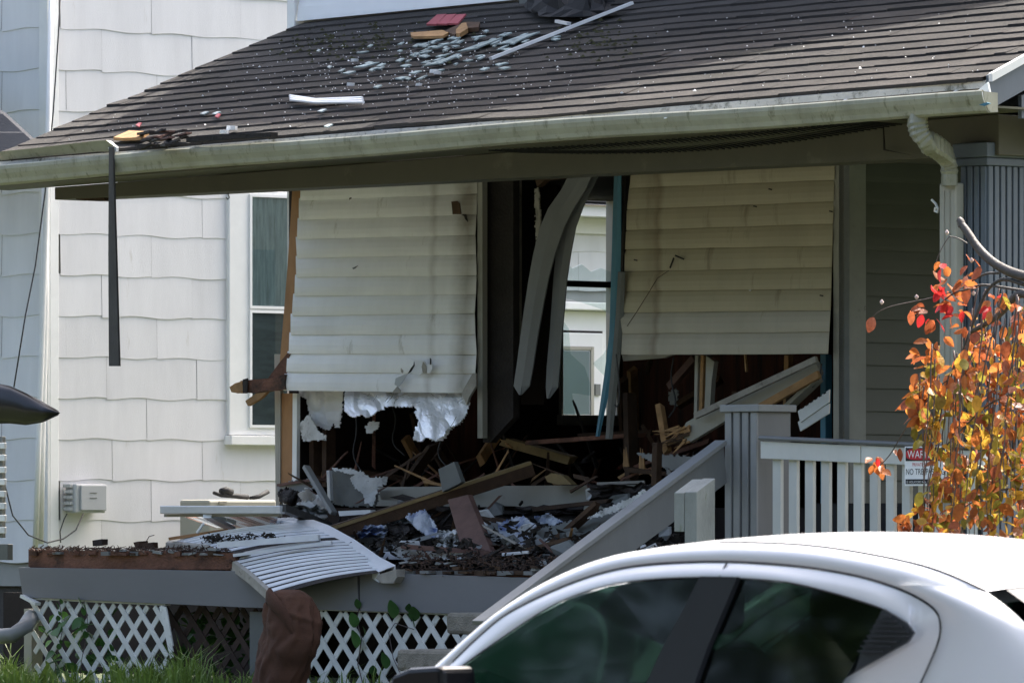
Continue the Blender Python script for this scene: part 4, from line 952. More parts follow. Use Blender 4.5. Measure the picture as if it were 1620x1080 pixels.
def crumple(name, x0, y0, x1, y1, v, m, label, cat, amp=.12, n=12):
    sd_ = U_(0, 90); rows = []
    for i in range(n + 1):
        r = []
        for j in range(n + 1):
            s_, t_ = j / n, i / n; e = (1 - .25 * abs(pn(Vector((s_ * 4, t_ * 4, sd_)))))
            x = x0 + (x1 - x0) * (.5 + (s_ - .5) * e) + pn(Vector((i * .9, sd_, 1))) * 5; y = y0 + (y1 - y0) * (.5 + (t_ - .5) * e) + pn(Vector((j * .9, sd_, 7))) * 5
            d_ = amp * pn(Vector((s_ * 3.1, t_ * 3.1, sd_))) + amp * .6 * abs(pn(Vector((s_ * 8, t_ * 8, sd_ + 5))))
            r.append(P(x, y, v - d_))
        rows.append(r)
    return B().grid(rows).build(name, m, label=label, cat=cat, solid=.004)
def inpoly(x, y, pl):
    c = False; n = len(pl)
    for i in range(n):
        (x1, y1), (x2, y2) = pl[i], pl[(i + 1) % n]
        if (y1 > y) != (y2 > y) and x < (x2 - x1) * (y - y1) / (y2 - y1) + x1: c = not c
    return c
def torn(pix, v, tilt, amp, st=1.9):
    x0 = min(p[0] for p in pix); x1 = max(p[0] for p in pix); y0 = min(p[1] for p in pix); y1 = max(p[1] for p in pix)
    nx = max(4, int((x1 - x0) / st)); ny = max(4, int((y1 - y0) / st)); sd_ = U_(0, 80); b = B(); idx = {}
    def vt(i, j):
        if (i, j) not in idx:
            x = x0 + (x1 - x0) * i / nx + U_(-.6, .6); y = y0 + (y1 - y0) * j / ny + U_(-.6, .6)
            d_ = amp * (abs(pn(Vector((x * .045, y * .03, sd_)))) * 1.6 + .28 * abs(pn(Vector((x * .10, y * .07, sd_)))) + .06 * pn(Vector((x * .3, y * .3, sd_))))
            idx[(i, j)] = len(b.v); b.v.append(P(x, y, v - d_ + (tilt(x, y) if tilt else 0)))
        return idx[(i, j)]
    for i in range(nx):
        for j in range(ny):
            cx_ = x0 + (x1 - x0) * (i + .5) / nx; cy_ = y0 + (y1 - y0) * (j + .5) / ny
            e = 2.2 * pn(Vector((cx_ * .3, cy_ * .3, sd_)))
            if inpoly(cx_ + e, cy_ + 1.5 * e, pix): b.f.append((vt(i, j), vt(i + 1, j), vt(i + 1, j + 1), vt(i, j + 1)))
    return b
AMP = {'foil_board': .03, 'white_foam': .022, 'blue_printed_wrap': .07, 'perforated_tile': .010, 'broken_plaster': .014, 'charred_wood': .09, 'grey_trim': .006, 'weathered_grey_paint': .004, 'awning_frame_weathered': .02}
def deb(name, pix, v, t, m, label, cat, tilt=None, parent=None, **k):
    if m.name in ROUGH:
        b = torn(pix, v, tilt, AMP.get(m.name, .03))
        if b.f: return b.build(name, m, parent, label=label, cat=cat, solid=.008, **k)
    return slabp(pix, v, t, tilt).build(name, m, parent, label=label, cat=cat, **k)
def beam(name, a, va, b, vb, wd_, ht, m, label, cat, up=(0, 1, 0), taper=1, jag=0, **k):
    return B().bar(P(a[0], a[1], va), P(b[0], b[1], vb), wd_, ht, up=up, taper=taper, jag=jag).build(name, m, label=label, cat=cat, bevel=.003, **k)
# foil / foam board hanging behind the left siding
MV = VW + .02
fb = deb('foil_board', [(586, 600), (745, 600), (742, 636), (738, 655), (728, 668), (712, 676), (700, 690), (690, 697), (676, 693), (663, 698), (652, 694), (658, 680), (660, 672), (663, 664), (656, 655), (660, 645), (654, 643), (645, 643), (636, 645), (626, 642), (610, 644), (600, 650), (590, 657), (580, 660), (574, 656), (566, 656), (560, 660), (550, 655), (545, 648), (546, 600)], MV + .02, .03, M['foil'],
    'bright silvery insulation board with a ragged lower edge, hanging below the left siding panel', 'insulation board', tilt=lambda x, y: (y - 600) * -.0035)
for q in range(16):
    x = U_(555, 725); y = U_(622, 645) if x < 660 else U_(622, 680); l = U_(10, 34); a_ = random.choice((1.0, 1.1, 2.4, .1, .9)) + U_(-.2, .2)
    tl_ = lambda x, y: VW - .03 + (y - 600) * -.0035
    x2, y2 = x + math.cos(a_) * l, max(622, y - math.sin(a_) * l)
    B().tube([P(x, y, tl_(x, y)), P((x + x2) / 2 + U_(-2, 2), (y + y2) / 2 + U_(-2, 2), tl_(x, (y + y2) / 2)), P(x2, y2, tl_(x2, y2))], .002, 4).build('crease', M['slatdk'], fb)
deb('foam_sheet', [(480, 600), (545, 600), (541, 650), (537, 678), (530, 677), (529, 668), (520, 680), (510, 678), (498, 672), (491, 664), (488, 648), (486, 632), (472, 625)], MV - .02, .03, M['foam'],
    'curled white foam sheet at the left end of the hole', 'foam sheet', tilt=lambda x, y: (y - 600) * .001)
deb('foam_lump', [(474, 670), (490, 655), (494, 664), (505, 682), (516, 690), (515, 695), (480, 698), (477, 690)], MV - .05, .05, M['tile'], 'broken speckled tile hanging under the curled foam sheet', 'tile')
deb('tile_shred', [(578, 672), (590, 665), (600, 668), (598, 676), (588, 685), (580, 685)], MV - .02, .03, M['tile'], 'small grey tile scrap hanging in the dark below the silvery board', 'tile')
deb('tile_shred', [(695, 658), (706, 648), (722, 646), (726, 654), (722, 664), (708, 660), (700, 666)], MV - .10, .03, M['tile'], 'curled speckled tile on the right end of the silvery board', 'tile')
deb('foam_shred', [(676, 682), (690, 676), (710, 668), (726, 662), (732, 668), (712, 680), (702, 694), (688, 697), (680, 696)], MV - .07, .03, M['foam'], 'white foam shred curling off the lower right of the silvery board', 'foam')
deb('foam_shred', [(736, 618), (741, 625), (740, 640), (733, 650), (726, 660), (724, 650), (730, 634)], MV - .12, .02, M['plaster'], 'thin white shred beside the torn siding corner', 'foam')
# left ledge: broken sill, tiles
deb('broken_sill', [(438, 766), (475, 760), (500, 757), (503, 768), (478, 785), (462, 788), (440, 778)], VW - .25, .12, M['greylight'], 'broken sill block at the left corner of the opening', 'sill')
deb('broken_sill', [(438, 765), (496, 756), (497, 760), (438, 769)], VW - .28, .15, M['redboard'], 'red brown strip on top of the broken sill block', 'strip')
deb('dark_hole_mat', [(440, 778), (452, 770), (470, 776), (480, 790), (492, 812), (470, 806), (442, 792)], VW - .3, .05, M['char'], 'charred batting under the broken sill block', 'batting')
deb('tile_scrap', [(470, 782), (488, 772), (500, 786), (485, 796)], VW - .5, .02, M['plaster'], 'white square plaster piece below the broken sill', 'plaster', tilt=lambda x, y: (y - 780) * .004)
deb('tile_scrap', [(470, 796), (490, 792), (503, 800), (500, 815), (482, 812)], VW - .48, .03, M['plaster'], 'larger white plaster piece below the square one', 'plaster')
beam('grey_lath', (484, 738), VW - .6, (528, 812), VW - .7, .03, .05, M['greylight'], 'narrow grey slat leaning steeply at the left of the opening', 'slat')
beam('grey_post_piece', (521, 744), VW - .5, (523, 792), VW - .5, .03, .03, M['alu'], 'short upright metal channel beside the leaning slat', 'channel')
deb('dark_sheet', [(524, 742), (570, 750), (600, 775), (596, 800), (560, 802), (526, 796)], VW - .45, .03, M['trimdk'], 'dark grey panel standing behind the perforated tile', 'panel')
deb('perforated_tile', [(554, 756), (570, 744), (590, 757), (613, 754), (612, 766), (600, 768), (590, 800), (578, 797), (574, 780), (562, 772)], VW - .55, .025, M['tile'], 'torn perforated white ceiling tile hanging over the dark panel', 'tile', tilt=lambda x, y: (x - 554) * .002)
deb('white_shred', [(524, 740), (560, 742), (575, 750), (560, 750), (530, 745)], VW - .5, .03, M['plaster'], 'thin white shred along the top of the dark panel', 'plaster')
deb('siding_scrap', [(600, 776), (700, 769), (702, 785), (650, 794), (603, 790)], VW - .3, .03, M['trim'], 'folded cream siding scrap behind the long fallen beam', 'siding')
deb('siding_scrap', [(535, 808), (585, 806), (588, 812), (537, 816)], VW - .8, .05, M['alu'], 'pale metal scrap under the left end of the long fallen beam', 'scrap')
# main fallen beam
bm = thing('fallen_beam', 'long yellowed timber beam lying diagonally across the wreckage', 'beam', P(680, 800, 1.0))
B().bar(P(515, 846, .7), P(842, 741, 1.9), .12, .10, up=(0, 0, 1)).build('timber', M['wooddk'], bm, bevel=.004)
a = P(519, 837, .70); b = P(838, 732, 1.88)
B().bar(a, b, .11, .022).build('bright_edge', M['woodtop'], bm)
rbd = thing('red_board', 'wide red brown board standing nearly upright against the fallen beam', 'board', P(750, 885, .6))
slabp([(693, 742), (718, 730), (730, 762), (726, 765), (700, 778)], 1.25, .04).build('upper_piece', M['trimdk'], rbd, bevel=.003)
slabp([(708, 790), (740, 782), (777, 872), (745, 888), (733, 886), (728, 860)], .55, .045, lambda x, y: (885 - y) * .004).build('lower_piece', M['redboard'], rbd, bevel=.003)
beam('splintered_beam', (796, 697), VW + .3, (905, 728), VW + .5, .06, .08, M['woodtop'], 'pale splintered timber lying in the middle of the opening', 'timber', jag=.12)
for q in range(6): beam('splinter', (800 + q * 2, 700 + q * 1.5), VW + .28, (790 + q * 2 + U_(-3, 3), 692 + q * 3), VW + .28, .01, .012, M['wood'], 'pale splinter at the left tip of the splintered timber', 'splinter', taper=.2, group='splinters at the tip of the pale timber')
deb('white_plank', [(560, 872), (727, 872), (733, 875), (729, 884), (700, 885), (560, 884)], .45, .16, M['slat'], 'white plank lying on the deck edge beside the red brown board', 'plank')
deb('white_plank', [(548, 842), (620, 840), (622, 862), (556, 866)], .9, .04, M['greylight'], 'bent grey white panel on the deck behind the white plank', 'panel', tilt=lambda x, y: (x - 548) * .003)
# blue wraps
deb('blue_wrap', [(640, 816), (672, 806), (690, 830), (694, 850), (676, 848), (662, 838)], 1.1, .02, M['bluefilm'], 'blue printed wrap under the fallen beam left of the red brown board', 'wrap', tilt=lambda x, y: (y - 806) * -.006)
deb('blue_wrap', [(786, 826), (826, 816), (848, 830), (838, 860), (812, 868), (792, 850)], 1.1, .02, M['bluefilm'], 'crumpled blue and white wrap right of the red brown board', 'wrap', tilt=lambda x, y: (y - 816) * -.006)
deb('blue_wrap', [(845, 818), (866, 812), (890, 824), (878, 832), (852, 826)], 1.2, .02, M['bluefilm'], 'small blue white scrap right of the crumpled wrap', 'wrap')
deb('grey_sheet', [(848, 838), (1000, 800), (960, 850), (900, 880), (862, 872)], 1.25, .03, M['trimdk'], 'dull grey sheet sloping behind the stair rail', 'sheet', tilt=lambda x, y: (y - 800) * -.005)
deb('white_fabric', [(950, 808), (1006, 784), (1020, 774), (1022, 786), (1005, 796), (960, 814), (930, 820)], 1.0, .02, M['plaster'], 'torn white edging strip just above the stair rail', 'strip')
deb('white_scrap', [(760, 840), (786, 836), (788, 855), (770, 860)], 1.0, .03, M['plaster'], 'pale plaster slab between the red board and the crumpled wrap', 'plaster')
deb('white_triangle', [(1053, 738), (1074, 760), (1063, 772)], VW - .3, .02, M['greylight'], 'small grey triangular scrap above the stair rail', 'scrap')
deb('white_panel_strip', [(1006, 716), (1104, 722), (1100, 738), (1064, 744), (1030, 730)], VW - .2, .03, M['greylight'], 'long grey white strip behind the splintered post right of centre', 'strip')
beam('thin_rod', (762, 830), .8, (832, 868), .6, .015, .02, M['slatdk'], 'thin grey rod slanting in front of the crumpled wrap', 'rod')
beam('metal_trim', (795, 877), .4, (836, 873), .4, .02, .015, M['alu'], 'thin bright metal trim on the deck right of the red board', 'trim')
beam('metal_trim', (945, 765), VW - .2, (1020, 762), VW - .2, .02, .012, M['slatdk'], 'thin dark metal rail lying on the cream sill board', 'trim')
# splintered gutter-board on the right
gb = thing('splintered_board', 'long pale green painted board with a splintered end leaning across the right opening', 'board', P(1180, 640, VW - .3))
rows_ = [(1072, 695), (1090, 700), (1150, 664), (1230, 625), (1290, 603), (1297, 590), (1290, 572), (1280, 567), (1230, 592), (1150, 630), (1085, 668)]
slabp(rows_, VW - .25, .04, lambda x, y: (x - 1070) * .0008).build('face', M['trim'], gb, bevel=.003)
B().bar(P(1100, 658, VW - .30), P(1292, 568, VW - .14), .04, .028, up=(0, 1, 0)).build('lip', M['slatdk'], gb)
B().bar(P(1200, 646, VW - .22), P(1296, 592, VW - .14), .05, .03, up=(0, 1, 0)).build('raw_edge', M['wood'], gb)
for q in range(26):
    x = U_(1070, 1092); y = 672 + U_(0, 28)
    B().bar(P(x, y, VW - .25), P(x - U_(12, 42), y + U_(4, 22) - (x < 1080) * 3, VW - .25 + U_(-.06, .06)), U_(.01, .028), U_(.006, .016), up=(0, 1, 0), taper=.15).build('splinter', M['wood'] if q % 3 else M['wooddk'], gb)
beam('split_stud', (1044, 642), VW - .2, (1056, 716), VW - .2, .05, .04, M['wood'], 'short broken orange stud beside the splintered board end', 'stud', jag=.05)
beam('split_stud', (1040, 700), VW - .35, (1038, 768), VW - .35, .05, .05, M['wooddk'], 'upright dark post carrying the splintered board end', 'stud')
for x, y in ((988, 704), (1013, 708)):
    for q in range(3): beam('splinter', (x + q * 3, y + 34), VW - .1, (x + q * 2 + U_(-4, 2), y + U_(-2, 8)), VW - .1, .02, .012, M['wood'], 'upright yellow splinter among the wreckage left of the broken post', 'splinter', taper=.25, group='upright splinters left of the broken post')
beam('stud', (1105, 562), VW + .15, (1103, 668), VW + .15, .03, .04, M['trim'], 'cream painted stud left of the bare stud in the right opening', 'stud')
beam('stud', (1114, 562), VW + .14, (1111, 656), VW + .14, .03, .04, M['wood'], 'bare orange stud in the right opening', 'stud')
deb('cream_lath', [(1117, 562), (1130, 572), (1126, 600), (1123, 645), (1114, 650), (1116, 610)], VW + .1, .04, M['trim'], 'ragged cream lath right of the bare stud', 'lath')
beam('stud', (1248, 562), VW + .3, (1246, 640), VW + .3, .04, .05, M['wood'], 'bare stud near the right corner of the opening', 'stud')
beam('brace', (1060, 612), VW + .4, (1100, 566), VW + .4, .05, .05, M['redboard'], 'red brown diagonal brace in the dark right opening', 'brace')
beam('cream_lath', (1246, 645), VW - .1, (1294, 600), VW - .1, .03, .09, M['trim'], 'short pale board propped below the right end of the splintered board', 'board')
beam('bent_nail_strip', (1179, 560), VW, (1181, 588), VW, .012, .018, M['wood'], 'thin orange sliver hanging under the right siding panel', 'sliver')
sc_ = thing('siding_scrap', 'white siding offcut with nail slots tilted behind the grey post cap', 'siding', P(1288, 670, VW - .4))
for k_ in range(2):
    slabp([(1262, 650 + k_ * 17), (1312, 616 + k_ * 22), (1311, 636 + k_ * 18), (1266, 668 + k_ * 14)], VW - .42 + k_ * .012, .01, lambda x, y: (y - 640) * -.0015).build('board', M['whiterail'], sc_)
for k_ in range(6): B().bar(P(1268 + k_ * 7, 646 - k_ * 4.6, VW - .43), P(1272 + k_ * 7, 643.5 - k_ * 4.6, VW - .43), .004, .006).build('nail_slot', M['char'], sc_)
B().box((P(1298, 700, VW + .1).x, VW + .1, FZ), (P(1306, 700, VW + .1).x, VW + .16, P(1306, 560, VW).z)).build('teal_strip', M['teal'], label='teal painted strip beside the corner trim behind the splintered board', cat='strip')
for q in range(38):
    x = U_(470, 1060); v_ = U_(1.75, 2.5); y = U_(752, 778); l = U_(20, 80); a = random.choice((U_(.1, .7), U_(2.4, 3.0), U_(.1, 3.0)))
    B().bar(P(x, y, v_), P(x + math.cos(a) * l, y - math.sin(a) * l, v_ + U_(-.15, .15)), U_(.01, .035), U_(.008, .02), up=(0, 1, 0), taper=U_(.15, .8), jag=.04).build('splinter', M[random.choice(('wood', 'wooddk', 'wooddk', 'rot', 'rot', 'osb'))], label='upright broken lath behind the sill board ' + where(x), cat='lath', group='broken laths behind the sill board')
for x1, y1, x2, y2, v_, w_, mk, lb_ in (
    (455, 846, 562, 872, .9, .09, 'wooddk', 'dark broken board slanting down behind the fallen awning'),
    (598, 872, 694, 846, .7, .07, 'greylight', 'grey painted broken board just left of the red brown board foot'),
    (790, 884, 908, 850, .6, .08, 'wooddk', 'dark broken board rising right below the crumpled blue wrap'),
    (640, 864, 800, 876, .35, .05, 'redboard', 'long low red brown board lying across the deck edge'),
    (862, 872, 944, 800, 1.0, .09, 'wooddk', 'steep dark board leaning left of the stair rail'),
    (900, 892, 1006, 846, .5, .08, 'char', 'charred board against the stair rail'),
    (628, 784, 706, 806, 1.3, .08, 'char', 'charred board crossing just above the blue printed wrap'),
    (985, 742, 1108, 754, 1.9, .08, 'wooddk', 'dark board lying level left of the fluted post'),
    (842, 806, 964, 792, 1.5, .05, 'wooddk', 'thin dark board under the right half of the sill board'),
    (740, 812, 850, 836, 1.3, .07, 'wooddk', 'dark board slanting behind the crumpled blue wrap'),
    (842, 700, 1010, 688, 2.3, .10, 'rot', 'wide red brown board lying level under the cracked window'),
    (690, 700, 640, 770, 2.2, .10, 'wooddk', 'wide dark board leaning in the left hole'),
    (1120, 700, 1010, 738, 2.1, .09, 'rot', 'red brown board slanting down from the fluted post')):
    B().bar(P(x1, y1, v_), P(x2, y2, v_ + U_(-.1, .2)), .03, w_, up=(0, 1, 0), taper=U_(.75, 1), jag=.10).build('broken_board', M[mk], label=lb_, cat='board')
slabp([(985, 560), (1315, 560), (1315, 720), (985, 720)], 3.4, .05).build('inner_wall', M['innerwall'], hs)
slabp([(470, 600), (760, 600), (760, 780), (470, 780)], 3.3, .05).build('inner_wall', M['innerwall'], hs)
# crumpled sheets and cables in the wreckage
for nm, x0, y0, x1, y1, v_, mk, lb_ in (
    ('crumpled_sheet', 455, 800, 520, 826, 1.5, 'trimdk', 'dark crumpled sheet at the left foot of the broken sill'),
    ('crumpled_sheet', 590, 806, 650, 850, 1.4, 'trimdk', 'grey crumpled sheeting under the middle of the fallen beam'),
    ('crumpled_sheet', 690, 838, 728, 872, .9, 'plaster', 'white crumpled paper left of the red brown board foot'),
    ('crumpled_sheet', 612, 826, 672, 868, 1.0, 'char', 'black crumpled plastic in front of the blue printed wrap'),
    ('crumpled_sheet', 795, 800, 925, 830, 1.6, 'char', 'black sooty sheeting under the right half of the sill board'),
    ('crumpled_sheet', 880, 845, 985, 885, 1.0, 'char', 'black sooty heap beside the lower stair rail'),
    ('crumpled_sheet', 745, 862, 840, 890, .7, 'wooddk', 'brown crumpled matting right of the red brown board foot'),
    ('crumpled_sheet', 930, 765, 1045, 800, 1.7, 'char', 'black sheeting over the right end of the cream sill board'),
    ('crumpled_sheet', 500, 690, 545, 745, 2.6, 'trimdk', 'dim grey cloth hanging inside behind the foam sheet'),
    ('crumpled_sheet', 1095, 720, 1140, 760, 1.9, 'wooddk', 'brown torn matting left of the fluted post'),
    ('crumpled_sheet', 560, 830, 612, 850, .9, 'bluefilm', 'flattened blue white wrap under the lower end of the fallen beam')):
    crumple(nm, x0, y0, x1, y1, v_, M[mk], lb_, 'sheet')
for pts_, v_, lb_ in ((((560, 640), (566, 680), (556, 720), (575, 750)), VW + .1, 'thin black wire dangling below the silvery board at its left'), (((700, 690), (690, 720), (712, 742), (720, 765)), VW + .1, 'thin black wire dangling below the silvery board at its right'), (((1066, 565), (1060, 600), (1072, 640), (1058, 660)), VW + .2, 'black wire hanging from the right siding panel'), (((1300, 575), (1296, 600), (1285, 612)), VW - .1, 'short black cable beside the teal strip'), (((975, 560), (981, 620), (978, 645), (972, 640)), VW - .2, 'black wire loop beside the slotted grey channel'), (((620, 640), (628, 665), (618, 700), (640, 720)), VW + .3, 'black wire hanging in the middle of the left hole')):
    B().tube(smoothp_([P(x, y, v_) for x, y in pts_]), .006, 5).build('cable', M['cable'], label=lb_, cat='cable', smooth=True)
# reddish inner boards
for (x0, y0, x1, y1, v_) in ((985, 600, 988, 690, 3), (1000, 580, 1004, 690, 3.2), (1030, 570, 1026, 690, 3.4), (920, 690, 1030, 684, 2.6), (640, 690, 680, 765, 2.6), (600, 700, 560, 765, 2.8), (690, 712, 712, 752, 2.4), (530, 740, 640, 757, 2.5), (503, 700, 520, 760, 2.4), (760, 728, 785, 690, 2.5), (1075, 640, 1140, 600, 3), (520, 640, 516, 730, 2.5), (655, 650, 676, 740, 2.7)):
    beam('broken_lumber', (x0, y0), v_, (x1, y1), v_ + .2, .04, .07, M['wooddk'] if R() < .6 else M['wood'], 'broken brown lumber standing in the dark room ' + where(x0), 'lumber', group='broken lumber in the dark room', jag=.06)
deb('ceiling_rag', [(1058, 620), (1068, 612), (1074, 620), (1070, 640), (1060, 642)], VW + .5, .03, M['trimdk'], 'grey cloth like rag hanging in the dark right opening', 'rag')
deb('hanging_fibres', [(846, 300), (852, 295), (856, 340), (858, 380), (855, 412), (850, 400), (848, 360)], VW - .2, .015, M['slatdk'], 'frayed brown fibres hanging in the middle of the opening', 'fibres')
deb('wood_scrap', [(765, 756), (790, 750), (800, 752), (790, 760)], VW + .1, .02, M['plaster'], 'small grey scrap on the middle of the sill', 'scrap')
deb('mossy_scrap', [(862, 754), (872, 748), (890, 752), (905, 766), (880, 766), (866, 762)], VW - .2, .05, M['woodtop'], 'small olive yellow block on the cream sill board', 'block')
# hanging trim strips in the middle
def strip(name, pix_c, v, wpx, m, label, kk=.004):
    rows = []
    for (x, y, w_) in pix_c:
        rows.append([P(x - w_ / 2, y, v + (y - 275) * kk * .1), P(x, y, v - .012 + (y - 275) * kk * .1), P(x + w_ / 2, y, v + (y - 275) * kk * .1)])
    return B().grid(rows).build(name, m, label=label, cat='strip', solid=.012)
st1 = [(922, 270, 36), (908, 300, 38), (888, 330, 40), (874, 360, 38), (862, 400, 34), (853, 440, 31), (846, 480, 29), (838, 530, 27), (831, 580, 26), (826, 610, 25), (824, 624, 4)]
strip('grey_trim_strip', st1, VW - .35, 30, M['greystrip'], 'wide bent grey strip hanging furthest left in the opening')
st2 = [(938, 270, 26), (924, 300, 24), (910, 330, 24), (898, 360, 26), (892, 400, 23), (887, 440, 21), (884, 480, 20), (880, 530, 19), (876, 580, 20), (874, 612, 19), (868, 630, 4)]
strip('grey_trim_strip', st2, VW - .28, 24, M['greystrip'], 'narrower bent grey strip hanging directly left of the cracked window')
strip('teal_strip', [(978, 270, 10), (977, 330, 12), (976, 400, 14), (974, 470, 14), (972, 530, 14), (964, 590, 13), (955, 640, 9), (946, 690, 5)], VW - .12, 12, M['teal'], 'teal painted strip bowing down along the right of the window')
strip('nail_channel', [(984, 430, 10), (981, 500, 12), (976, 560, 12), (970, 620, 12), (964, 694, 10)], VW - .18, 12, M['trimdk'], 'slotted grey nailing channel hanging over the lower teal strip')
slabp([(984, 272), (990, 272), (984, 470), (978, 560), (976, 520), (982, 430)], VW - .08, .03).build('jamb_edge', M['char'], hs)
# left broken joist ends
jt = thing('broken_joist', 'broken charred joist with ripped orange end jutting past the left edge of the siding', 'joist', P(410, 625, VW - .2))
slabp([(380, 602), (402, 600), (430, 598), (450, 592), (451, 616), (420, 618), (400, 622), (384, 620)], VW - .2, .09).build('joist', M['rot'], jt)
slabp([(363, 612), (372, 606), (382, 603), (386, 618), (376, 622), (366, 620)], VW - .21, .06).build('torn_end', M['wood'], jt)
slabp([(388, 634), (405, 622), (422, 620), (412, 630), (392, 642)], VW - .2, .03).build('splinter', M['wood'], jt)
slabp([(424, 598), (440, 576), (455, 558), (458, 560), (452, 600)], VW - .17, .05).build('splinter', M['rot'], jt)
slabp([(384, 600), (392, 598), (391, 622), (384, 622)], VW - .215, .005).build('char_band', M['char'], jt)

# rubble bed (stuff) and loose pieces
rb_ = B()
def chunk(bd, p, s_):
    vs = [p + Vector((U_(-1, 1) * s_, U_(-1, 1) * s_, U_(-.6, .8) * s_)) for _ in range(6)]
    bd.add(vs, [(0, 1, 2), (0, 2, 3), (0, 3, 4), (0, 4, 1), (5, 2, 1), (5, 3, 2), (5, 4, 3), (5, 1, 4)])
for _ in range(3500):
    x = U_(440, 1090); vv = U_(.25, 2.0); h = (.10 + .26 * vv / 2) * (.5 + .5 * pn(Vector((x * .02, vv * 2, 0)))) + .05
    chunk(rb_, P(x, 880, vv) * 1 + Vector((0, 0, 0)) if False else Vector((P(x, 880, vv).x, vv, FZ + U_(0, 1) * max(.03, h * 1.5))), U_(.01, .045))
rb_.build('rubble', M['grime'], kind='stuff', label='dark burnt rubble covering the porch floor', cat='rubble')
ms = ['plaster', 'wooddk', 'wooddk', 'trimdk', 'char', 'char', 'wood', 'greylight', 'redboard']
for q in range(190):
    x = U_(450, 1050); vv = U_(.3, 1.9); z = FZ + .05 + U_(0, .27) * vv
    p = Vector((P(x, 880, vv).x, vv, z)); l = U_(.06, .3); a = U_(0, 6.28); m_ = random.choice(ms)
    if m_ in ('plaster', 'trimdk', 'greylight'):
        b = B().prism([p + Vector((math.cos(k_ * 1.25 + a) * l * U_(.3, .55), U_(-.03, .03), math.sin(k_ * 1.25 + a) * l * U_(.15, .35))) for k_ in range(5)], (.0, .02, .01))
        b.build('plaster_piece', M[m_], label={'plaster': 'white plaster piece in the rubble ', 'trimdk': 'dark grey panel piece in the rubble ', 'greylight': 'light grey painted piece in the rubble '}[m_] + where2(x), cat='plaster', group='broken panel pieces among the porch rubble')
    else:
        B().bar(p, p + Vector((math.cos(a) * l, math.sin(a) * l * .6, U_(-.08, .12))), U_(.01, .035), U_(.008, .02), jag=.05, taper=U_(.1, 1)).build('wood_splinter', M[m_], label={'wooddk': 'dark old wood splinter in the rubble ', 'char': 'charred black splinter in the rubble ', 'wood': 'yellow fresh wood splinter in the rubble ', 'redboard': 'red brown splinter in the rubble '}[m_] + where2(x), cat='splinter', group='loose splinters among the porch rubble')
for q in range(46):
    x = U_(480, 1100); p = P(x, U_(725, 775), U_(2.3, 3.6)); l = U_(.1, .45); a = U_(0, 3.1)
    B().bar(p, p + Vector((math.cos(a) * l, U_(-.2, .2), math.sin(a) * l)), U_(.012, .04), U_(.01, .03), jag=.05, taper=U_(.3, 1)).build('room_timber', M[random.choice(('wooddk', 'char', 'char', 'rot'))], label='burnt timber heaped inside the dark room ' + where(x), cat='timber', group='burnt timbers heaped inside the dark room')

# ---- window frames lying at the left of the deck
wfm = thing('fallen_window_frame', 'silver aluminium window frame with glass propped level over the deck edge', 'window frame', P(355, 830, .6))
B().bar(P(257, 806, .3), P(447, 806, .3 + .0), .05, .055).build('rail', M['alu'], wfm, bevel=.006)
B().bar(P(262, 815, .34), P(444, 814, .34), .03, .02).build('lower_lip', M['trim'], wfm)
B().bar(P(447, 803, .3), P(520, 832, 1.2), .05, .05).build('stile', M['blackmetal'], wfm)
B().bar(P(328, 816, .3), P(366, 836, .8), .06, .025).build('stile', M['alu'], wfm)
B().bar(P(322, 828, .2), P(312, 842, .2), .015, .015).build('stay', M['white'], wfm)
B().add([P(290, 816, .35), P(440, 816, .35), P(436, 833, .9), P(340, 834, .9)], [(0, 1, 2, 3)]).build('glass', M['clear'], wfm, solid=.005)
# curved slatted awning, two parts
aw = thing('slatted_awning', 'collapsed ribbed aluminium awning draped over the deck edge above the brown coat', 'awning', P(450, 935, -.1))
def awpt(s, t):
    # s across the slats (0 back-left .. 1 front), t along a slat (0 left .. 1 right)
    Lp = [(268, 856), (330, 862), (365, 880), (400, 906), (438, 940)]; Rp = [(470, 826), (500, 836), (545, 856), (580, 880), (603, 904)]
    Lv = [.35, .2, .05, -.12, -.30]; Rv = [.6, .45, .3, .1, -.08]
    f = s * 4; i = min(3, int(f)); f -= i
    def cr(Q, j): return Q[max(0, min(4, j))]
    def interp(Q): 
        return tuple(Q[i][k] + (Q[i + 1][k] - Q[i][k]) * f for k in range(2))
    l = interp(Lp); r = interp(Rp); lv = Lv[i] + (Lv[i + 1] - Lv[i]) * f; rv = Rv[i] + (Rv[i + 1] - Rv[i]) * f
    x = l[0] + (r[0] - l[0]) * t; y = l[1] + (r[1] - l[1]) * t - 5 * math.sin(math.pi * t); v_ = lv + (rv - lv) * t
    return P(x, y, v_)
NS = 21
for k in range(NS):
    s = .02 + .96 * k / NS; s2 = s + .96 / NS
    if k == 9: continue
    rows = [[], [], [], []]
    for j in range(9):
        t_ = j / 8; a = awpt(s, t_); b = awpt(s2, t_); m_ = a.lerp(b, .5); dn = (b - a) * .5
        rows[0].append(a + Vector((0, 0, .0))); rows[1].append(a.lerp(b, .06) + Vector((0, 0, .003))); rows[2].append(a.lerp(b, .50) + Vector((0, 0, .003))); rows[3].append(a.lerp(b, .56) + Vector((0, 0, -.003)))
    B().grid(rows).build('slat', M['slat'], aw, solid=.0015)
B().grid([[awpt(s / 12, t / 6) + Vector((0, 0, -.004)) for t in range(7)] for s in range(13)]).build('slat_gap_shade', M['char'], aw, solid=.002)  # black sheet paints the shade in the gaps between slats
